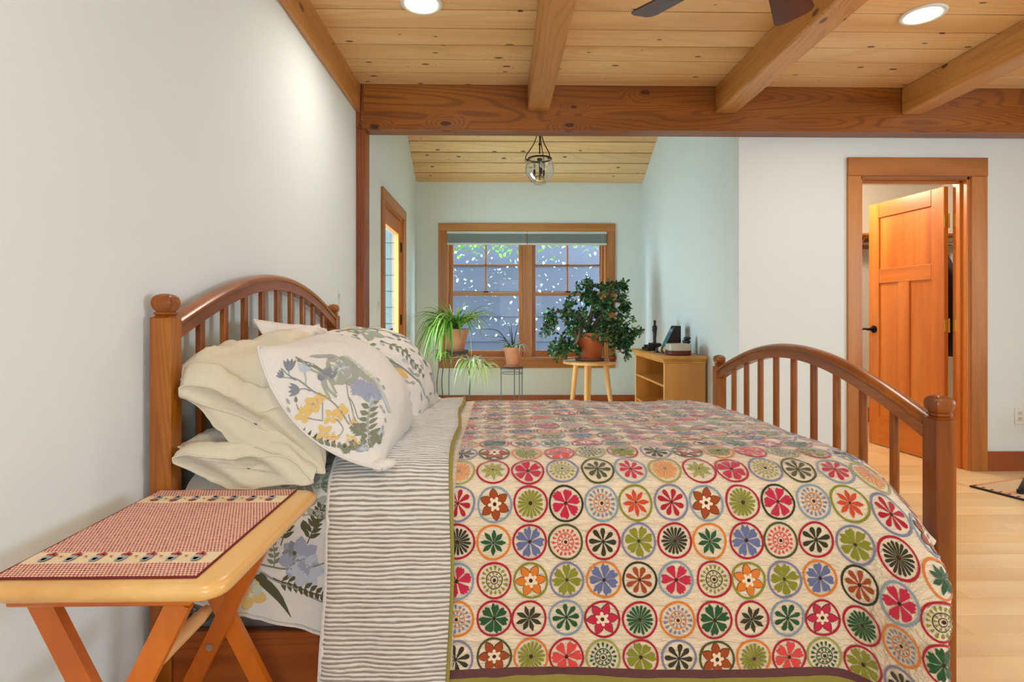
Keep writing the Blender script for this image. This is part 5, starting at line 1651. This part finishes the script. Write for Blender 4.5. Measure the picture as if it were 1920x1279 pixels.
def spider(mb, cx, cy, z, n, Lr, wr_, mats, flop=(.5, 1.3), rise=(.5, 1.25)):
    for k in range(n):
        mb.mat(ra.choice(mats))
        blade(mb, Vector((cx + ra.uniform(-.03, .03), cy + ra.uniform(-.03, .03), z)), ra.uniform(0, 6.283), ra.uniform(*Lr), ra.uniform(*wr_), ra.uniform(*rise), ra.uniform(*flop))
# wire stand with the big spider plant
sx_, sy_, sz_ = -.47, 6.03, .70
ws = thing('wire_plant_stand', 'black wire plant stand with bowed legs holding the spider plant', 'plant stand', (sx_, sy_, 0))
ringp = [(sx_ + .15 * math.cos(R(15 * k)), sy_ + .15 * math.sin(R(15 * k)), sz_) for k in range(25)]
MB().tube(ringp, .006, 6, False).tube([(p[0], p[1], sz_ - .05) for p in ringp], .004, 6, False).build('top_ring', M_WIRE, ws)
gx = MB()
for k in range(-4, 5):
    h = math.sqrt(max(0, .15 ** 2 - (k * .032) ** 2)); gx.tube([(sx_ + k * .032, sy_ - h, sz_ + .001), (sx_ + k * .032, sy_ + h, sz_ + .001)], .003, 5)
gx.build('grate', M_WIRE, ws)
for (ax_, ay_) in ((-.12, -.09), (-.03, -.14), (.12, -.09), (-.10, .11), (.11, .1)):
    MB().tube(catmull([(sx_ + ax_, sy_ + ay_, sz_), (sx_ + ax_ * 1.25, sy_ + ay_ * 1.1, sz_ - .12), (sx_ + ax_ * 1.45, sy_ + ay_ * 1.2, sz_ - .32), (sx_ + ax_ * 1.3, sy_ + ay_ * 1.15, sz_ - .55), (sx_ + ax_ * 1.05, sy_ + ay_, 0.003)], 5), .0055, 6).build('leg', M_WIRE, ws)
scr = MB()
for k in range(2): scr.tube([(sx_ - .17 + .022 * math.cos(R(30 * q)) * (1 - q / 22), sy_ - .10, sz_ - .025 + k * .045 + .022 * math.sin(R(30 * q)) * (1 - q / 22)) for q in range(16)], .004, 5)
scr.build('scroll', M_WIRE, ws)
sp_ = thing('spider_plant', 'arching green spider plant in a terracotta pot, tallest on the left of the window', 'potted plant', (sx_, sy_, sz_))
pot(sp_, sx_ + .02, sy_, sz_ + .018, .085, .125, .24, M_TERRA, .055)
MB().lathe([(.10, .005), (.13, .012), (.135, .03), (.128, .03), (.10, .017), (.001, .0165)], (sx_ + .02, sy_, sz_), 24).build('saucer', plain('dark_saucer', (90, 74, 66), .6), sp_, True)
lfm = MB()
spider(lfm, sx_ + .02, sy_, sz_ + .25, 80, (.32, .56), (.028, .046), [0, 0, 1, 0, 2], (.55, 1.25), (.75, 1.35))
for k in range(46):   # heavier fall to the left front
    lfm.mat(ra.choice([0, 1, 0, 2]))
    blade(lfm, Vector((sx_ - .06, sy_ - .02, sz_ + .25)), R(ra.uniform(150, 285)), ra.uniform(.32, .54), ra.uniform(.026, .044), ra.uniform(.6, 1.15), ra.uniform(1.0, 1.7))
for k in range(7):
    lfm.mat(ra.choice([2, 3, 0]))
    blade(lfm, Vector((sx_, sy_, sz_ + .25)), ra.uniform(0, 6.28), ra.uniform(.26, .34), .02, 1.5, .5)
o = lfm.build('foliage', [G1, G2, G3, G4], sp_, True); o['kind'] = 'stuff'
run = MB()
for (dx, dz, ex) in ((-.11, -.02, -.17), (.19, -.12, .26)):
    run.tube(catmull([(sx_, sy_ - .05, sz_ + .26), (sx_ + dx * .8, sy_ - .14, sz_ + .30), (sx_ + dx, sy_ - .17, sz_ + .08), (sx_ + dx, sy_ - .16, sz_ + dz)], 5), .003, 5)
run.build('runner', G3, sp_)
bab = MB()
spider(bab, sx_ - .11, sy_ - .16, sz_ + .0, 34, (.10, .22), (.014, .022), [0, 1, 2, 0], (.8, 1.6), (.4, 1.0))
spider(bab, sx_ + .20, sy_ - .16, sz_ - .11, 90, (.14, .32), (.016, .026), [3, 3, 3, 2, 0], (.7, 1.7), (.5, 1.2))
spider(bab, sx_ + .30, sy_ - .14, sz_ - .15, 60, (.14, .30), (.016, .024), [3, 3, 2], (.7, 1.7), (.5, 1.2))
o = bab.build('plantlets', [G1, G2, G3, G4], sp_, True); o['kind'] = 'stuff'

# small grey plant stand with terracotta pot
mx, my, mz_ = .150, 6.12, .535
ms_ = thing('round_plant_stand', 'small grey metal plant stand with three straight legs under the window', 'plant stand', (mx, my, 0))
M_GREYM = plain('grey_enamel', (108, 112, 116), .4, .5)
MB().lathe([(.122, -.012), (.128, -.010), (.128, .0), (.120, .002), (.001, .001)], (mx, my, mz_), 32).build('top_plate', M_GREYM, ms_, True, angle=40)
MB().tube([(mx + .118 * math.cos(R(15 * k)), my + .118 * math.sin(R(15 * k)), mz_ - .062) for k in range(25)], .004, 6, False).build('lower_ring', M_GREYM, ms_)
for a in (R(190), R(310), R(335), R(75)):
    x, y_ = mx + .120 * math.cos(a), my + .120 * math.sin(a)
    MB().tube([(x, y_, mz_ - .004), (x, y_, .002)], .0055, 8).build('leg', M_GREYM, ms_)
sm = thing('aloe_plant', 'small plant with dark upright spikes and pale leaves in a terracotta pot', 'potted plant', (mx, my, mz_))
pot(sm, mx + .012, my, mz_ + .022, .072, .100, .20, M_TERRA, .045)
MB().lathe([(.078, .003), (.092, .006), (.095, .024), (.088, .024), (.076, .014), (.001, .013)], (mx + .012, my, mz_), 24).build('saucer', M_TERRA, sm, True)
zt_ = mz_ + .205
spk = MB()
for (ex, ey, ez, bx_) in ((-.055, 0, .27, 0), (-.02, .03, .25, 0), (.055, 0, .26, 0), (-.24, -.02, .15, .12), (-.36, 0, .23, .22), (-.19, .03, .10, .10)):
    spk.mat(0)
    spk.tube(catmull([(mx + .012 + ex * .05, my, zt_), (mx + .012 + ex * .45, my + ey * .5, zt_ + ez * .55 + bx_ * .3), (mx + .012 + ex, my + ey, zt_ + ez - (.0 if bx_ == 0 else .02))], 5), [.009 - .0075 * q / 10 for q in range(11)], 6)
spk.mat(1)
for k in range(16): spk.mat(ra.choice([1, 2])); blade(spk, Vector((mx - .03, my, zt_)), ra.uniform(1.5, 5), ra.uniform(.06, .12), .022, 1.0, .9)
for k in range(40): spk.mat(ra.choice([3, 3, 3, 1])); blade(spk, Vector((mx + .085, my - .01, zt_ + .015)), ra.uniform(0, 6.28), ra.uniform(.07, .15), .016, 1.2, 1.7)
for k in range(5): spk.mat(2); blade(spk, Vector((mx + .02, my, zt_)), ra.uniform(0, 6.28), .1, .02, 1.2, .4)
o = spk.build('foliage', [plain('dark_spike', (44, 62, 58), .4), G2, G3, plain('silver_leaf', (222, 230, 222), .4)], sm, True); o['kind'] = 'stuff'

# jade plant on a three-legged stool
jx, jy, jz = .955, 5.85, .63
sto = thing('plant_stool', 'round pine stool with splayed tapered legs under the jade plant', 'stool', (jx, jy, 0))
MB().lathe([(.255, -.032), (.275, -.028), (.278, -.006), (.270, 0), (.001, .0)], (jx, jy, jz), 40).build('seat', W_STOOL, sto, True, angle=40)
for (ax_, ay_) in ((-.17, -.02), (-.06, -.17), (.19, -.04), (.02, .18)):
    MB().tube([(jx + ax_ * .85, jy + ay_ * .85, jz - .03), (jx + ax_ * 1.05, jy + ay_ * 1.05, jz * .45), (jx + ax_ * 1.25, jy + ay_ * 1.25, .002)], [.028, .024, .015], 14).build('leg', W_STOOL, sto, True, angle=50)
jp = thing('jade_plant', 'large spreading jade plant with thick branches in a terracotta pot on the stool', 'potted plant', (jx, jy, jz))
MB().lathe([(.12, .001), (.15, .006), (.155, .032), (.147, .032), (.12, .018), (.001, .017)], (jx, jy, jz), 28).build('saucer', plain('brown_saucer', (120, 66, 40), .5), jp, True)
pot(jp, jx, jy, jz + .018, .115, .168, .275, M_TERRAD, .06)
jb = MB(); jl = MB(); rj = random.Random(77)
root = Vector((jx + .01, jy, jz + .26))
def jade_leaf(mb, p, d, L, wd):
    d = d.normalized(); up = Vector((rj.uniform(-1, 1), rj.uniform(-1, 1), rj.uniform(-.2, 1)))
    x = d.cross(up)
    if x.length < 1e-3: x = d.orthogonal()
    x.normalize(); n = x.cross(d); th = wd * .16
    mid = p + d * L * .55
    vs = [p, p + d * L * .28 + x * wd * .30, p + d * L * .62 + x * wd * .5, p + d * L * .9 + x * wd * .28, p + d * L, p + d * L * .9 - x * wd * .28, p + d * L * .62 - x * wd * .5, p + d * L * .28 - x * wd * .30, mid + n * th, mid - n * th]
    fs = []
    for i in range(8):
        j = (i + 1) % 8; fs.append([i, j, 8]); fs.append([j, i, 9])
    mb.add([tuple(q) for q in vs], fs)
main = [[(0, 0, 0), (-.02, -.02, .10), (.0, -.02, .22), (.03, 0, .36), (-.02, .02, .50)],
        [(0, 0, 0), (.06, -.04, .14), (.14, -.06, .26), (.26, -.04, .36), (.36, .02, .32)],
        [(0, -.02, .0), (-.07, -.10, .10), (-.13, -.14, .06), (-.17, -.16, -.06), (-.26, -.14, -.12)],
        [(0, 0, .0), (-.08, .04, .14), (-.20, .03, .24), (-.33, .0, .26), (-.44, -.02, .20)],
        [(0, 0, .05), (.10, .05, .20), (.22, .05, .46), (.32, .04, .52)],
        [(0, .0, .04), (.12, -.06, .14), (.26, -.08, .12), (.36, -.08, -.04)],
        [(0, 0, .2), (.04, -.03, .36), (.14, -.04, .47), (.24, -.03, .50)]]
tips = []
for bnum, b_ in enumerate(main):
    P = catmull([tuple(root + Vector(p)) for p in b_], 6)
    jb.tube(P, [(.026 if bnum < 3 else .018) * (1 - .75 * q / (len(P) - 1)) + .004 for q in range(len(P))], 8)
    for q in range(6, len(P), 3): tips.append(P[q])
targets = []
def fill(n, cx, cz, rx, rz, cy=-.02, ry=.16):
    for k in range(n):
        a = rj.uniform(0, 6.283); r = math.sqrt(rj.uniform(0, 1))
        targets.append(root + Vector((cx - jx - .01 + rx * r * math.cos(a), cy + rj.uniform(-ry, ry), cz - root.z + rz * r * math.sin(a))))
fill(24, .70, 1.05, .22, .16); fill(26, .62, .86, .20, .16); fill(14, .68, .70, .18, .08, -.08, .1)
fill(22, .90, 1.33, .17, .15); fill(18, 1.18, 1.38, .17, .10); fill(34, 1.24, 1.13, .19, .20); fill(30, 1.23, .87, .16, .17); fill(12, 1.05, .90, .06, .12, -.19, .03)
fill(12, .95, 1.12, .2, .12, .08, .1); fill(6, 1.36, .72, .05, .12); fill(5, 1.43, .93, .06, .05)
fill(9, 1.05, 1.22, .14, .1, -.14, .04)
for T in targets:
    s0 = min(tips, key=lambda q: (q - T).length)
    mid = (s0 + T) / 2 + Vector((rj.uniform(-.03, .03), rj.uniform(-.03, .03), .03))
    P = catmull([tuple(s0), tuple(mid), tuple(T)], 4)
    jb.tube(P, [.006 - .003 * q / (len(P) - 1) for q in range(len(P))], 5)
    dirn = (T - mid).normalized()
    for k in range(19):
        a = rj.uniform(.15, 1.0); base = P[int(a * (len(P) - 1))]
        d = (dirn * .4 + Vector((rj.gauss(0, 1), rj.gauss(0, 1), rj.gauss(0, .8) - .15)).normalized()).normalized()
        jl.mat(rj.choice([0, 0, 1, 1, 2])); jade_leaf(jl, base + d * .004, d, rj.uniform(.034, .058), rj.uniform(.022, .034))
jb.build('branches', plain('jade_bark', (118, 88, 68), .75, var=.15, bscale=30), jp, True)
o = jl.build('foliage', [leafmat('jade_leaf', (70, 120, 66), .16, .2), leafmat('jade_leaf_dark', (48, 92, 62), .16, .2), leafmat('jade_leaf_light', (118, 162, 96), .16, .25)], jp, True, angle=50); o['kind'] = 'stuff'
# tiny red pot beside the jade
tp = thing('tiny_red_pot', 'tiny red pot sitting on the stool beside the jade pot', 'pot', (1.175, 5.74, jz))
MB().lathe([(.028, .001), (.036, .03), (.04, .055), (.036, .055), (.03, .03), (.001, .028)], (1.175, 5.74, jz), 18).build('bowl', plain('red_ceramic', (150, 40, 36), .4), tp, True)
tl = MB()
for k in range(12): jade_leaf(tl, Vector((1.175, 5.74, jz + .05)), Vector((rj.uniform(-1, 1), rj.uniform(-1, 1), 1)), .04, .02)
tl.build('leaves', G1, tp, True)

# ================================================================== SWITCHES, OUTLETS, RUG, CHAIR
def plate(name, label, cat, wall, y_, z, h, kind, group=None):
    t = thing(name, label, cat, (XL, y_, z) if wall == 'L' else (y_, YD, z), group)
    def bb(a0, a1, d0, d1, z0, z1, b):
        if wall == 'L': return MB().box(XL + d0, XL + d1, y_ + a0, y_ + a1, z + z0, z + z1, b)
        return MB().box(y_ + a0, y_ + a1, YD - d1, YD - d0, z + z0, z + z1, b)
    bb(-.037, .037, .0, .006, -h / 2, h / 2, .002).build('cover_plate', M_WHITEPL, t)
    if kind == 'rocker':
        bb(-.016, .016, .006, .010, -.033, .033, .002).build('rocker', plain('switch_white', (222, 222, 218), .35), t)
        bb(-.016, .016, .010, .0115, -.002, .030, .001).build('rocker_face', plain('switch_grey', (206, 206, 202), .35), t)
    else:
        for s_ in (-1, 1):
            bb(-.016, .016, .006, .0085, s_ * .020 - .014, s_ * .020 + .014, .003).build('socket', plain('socket_white', (214, 212, 200), .35), t)
            for dx in (-.006, .006):
                bb(dx - .0012, dx + .0012, .0085, .009, s_ * .020 - .002, s_ * .020 + .007, 0).build('slot', M_BLACK, t)
plate('light_switch', 'white light switch plate on the wall above the far headboard post', 'switch', 'L', 3.36, 1.205, .118, 'rocker', 'wall plates')
plate('light_switch', 'white light switch plate beside the glazed nook door', 'switch', 'L', 4.48, 1.18, .118, 'rocker', 'wall plates')
plate('wall_outlet', 'white double outlet on the wall right of the closet door', 'outlet', 'D', 3.712, .388, .118, 'outlet', 'wall plates')

# woven rug
t = NT('striped_weave')
tcn = t.n('ShaderNodeTexCoord'); sp = t.n('ShaderNodeSeparateXYZ'); t.l(tcn.outputs['Object'], sp.inputs[0])
wb = t.noise(t.coords((1, 1, 1), rnd=False), 60, 2)
s1 = t.math('FRACT', t.math('ADD', t.math('MULTIPLY', sp.outputs[1], 1 / .19), t.math('MULTIPLY', wb, .05)))
band = t.smooth(t.math('ABSOLUTE', t.math('SUBTRACT', s1, .5)), .36, .40)
tick = t.smooth(t.math('ABSOLUTE', t.math('SUBTRACT', t.math('FRACT', t.math('ADD', t.math('MULTIPLY', sp.outputs[0], 1 / .036), t.math('MULTIPLY', sp.outputs[1], 12.0))), .5)), .2, .3)
cc = t.mix(t.math('MULTIPLY', band, tick), t.mix(wb, lin((206, 176, 138)), lin((226, 200, 164))), lin((206, 122, 62)))
t.base(cc); t.b.inputs['Roughness'].default_value = .95; t.bump(wb, .6, .01)
rug = thing('woven_rug', 'striped beige and orange woven rug on the floor by the closet wall', 'rug', (3.06, 3.55, 0))
ang = math.atan2(3.306 - 3.548, 3.143 - 3.06)
rug.rotation_euler = (0, 0, ang + math.pi / 2)
def rb(x0, x1, y0, y1, z0, z1, b, name, mat):
    o = MB().box(x0, x1, y0, y1, z0, z1, b).build(name, mat); o.parent = rug; return o
ang2 = R(-71)
rug.rotation_euler = (0, 0, R(19))
rug.location = (3.045, 3.57, 0)
rb(.0, .75, -1.15, -.0, .001, .011, .003, 'rug_field', t.m)
rb(-.016, .0, -1.15, .0, .001, .012, .003, 'dark_edge', plain('rug_dark_edge', (52, 34, 30), .95))
for k in range(24):
    rb(.006, .03, -.02 - k * .047, -.008 - k * .047, .011, .0125, 0, 'edge_stitch', plain('rug_stitch', (92, 62, 50), .95))
# chair whose blue metal foot just enters the picture
M_BLUEM = plain('slate_blue_metal', (98, 116, 132), .35, .7)
M_RUB = plain('black_rubber', (24, 24, 26), .7)
chx, chy = 3.50, 3.10
ch = thing('metal_chair', 'slate blue metal chair standing on the rug at the right edge', 'chair', (chx, chy, 0))
for (lx, ly, tx, ty) in ((3.205, 3.395, 3.32, 3.30), (3.66, 3.44, 3.60, 3.30), (3.30, 2.92, 3.34, 2.98), (3.70, 2.92, 3.62, 2.98)):
    l_ = MB().tube([(lx, ly, .03), (tx, ty, .44)], [.015, .013], 10).build('leg', M_BLUEM, ch, True)
    MB().tube([(lx, ly, .0135), (lx, ly, .035)], .019, 10).build('rubber_foot', M_RUB, l_)
rbox(3.28, 3.66, 2.95, 3.34, .44, .475, .05).build('seat', M_BLUEM, ch, True, angle=40)
for x in (3.34, 3.62): MB().tube([(x, 2.97, .46), (x, 2.93, .70), (x, 2.89, .84)], .012, 10).build('back_post', M_BLUEM, ch, True)
MB().box(3.33, 3.63, 2.885, 2.905, .70, .85, .006).build('backrest', M_BLUEM, ch)
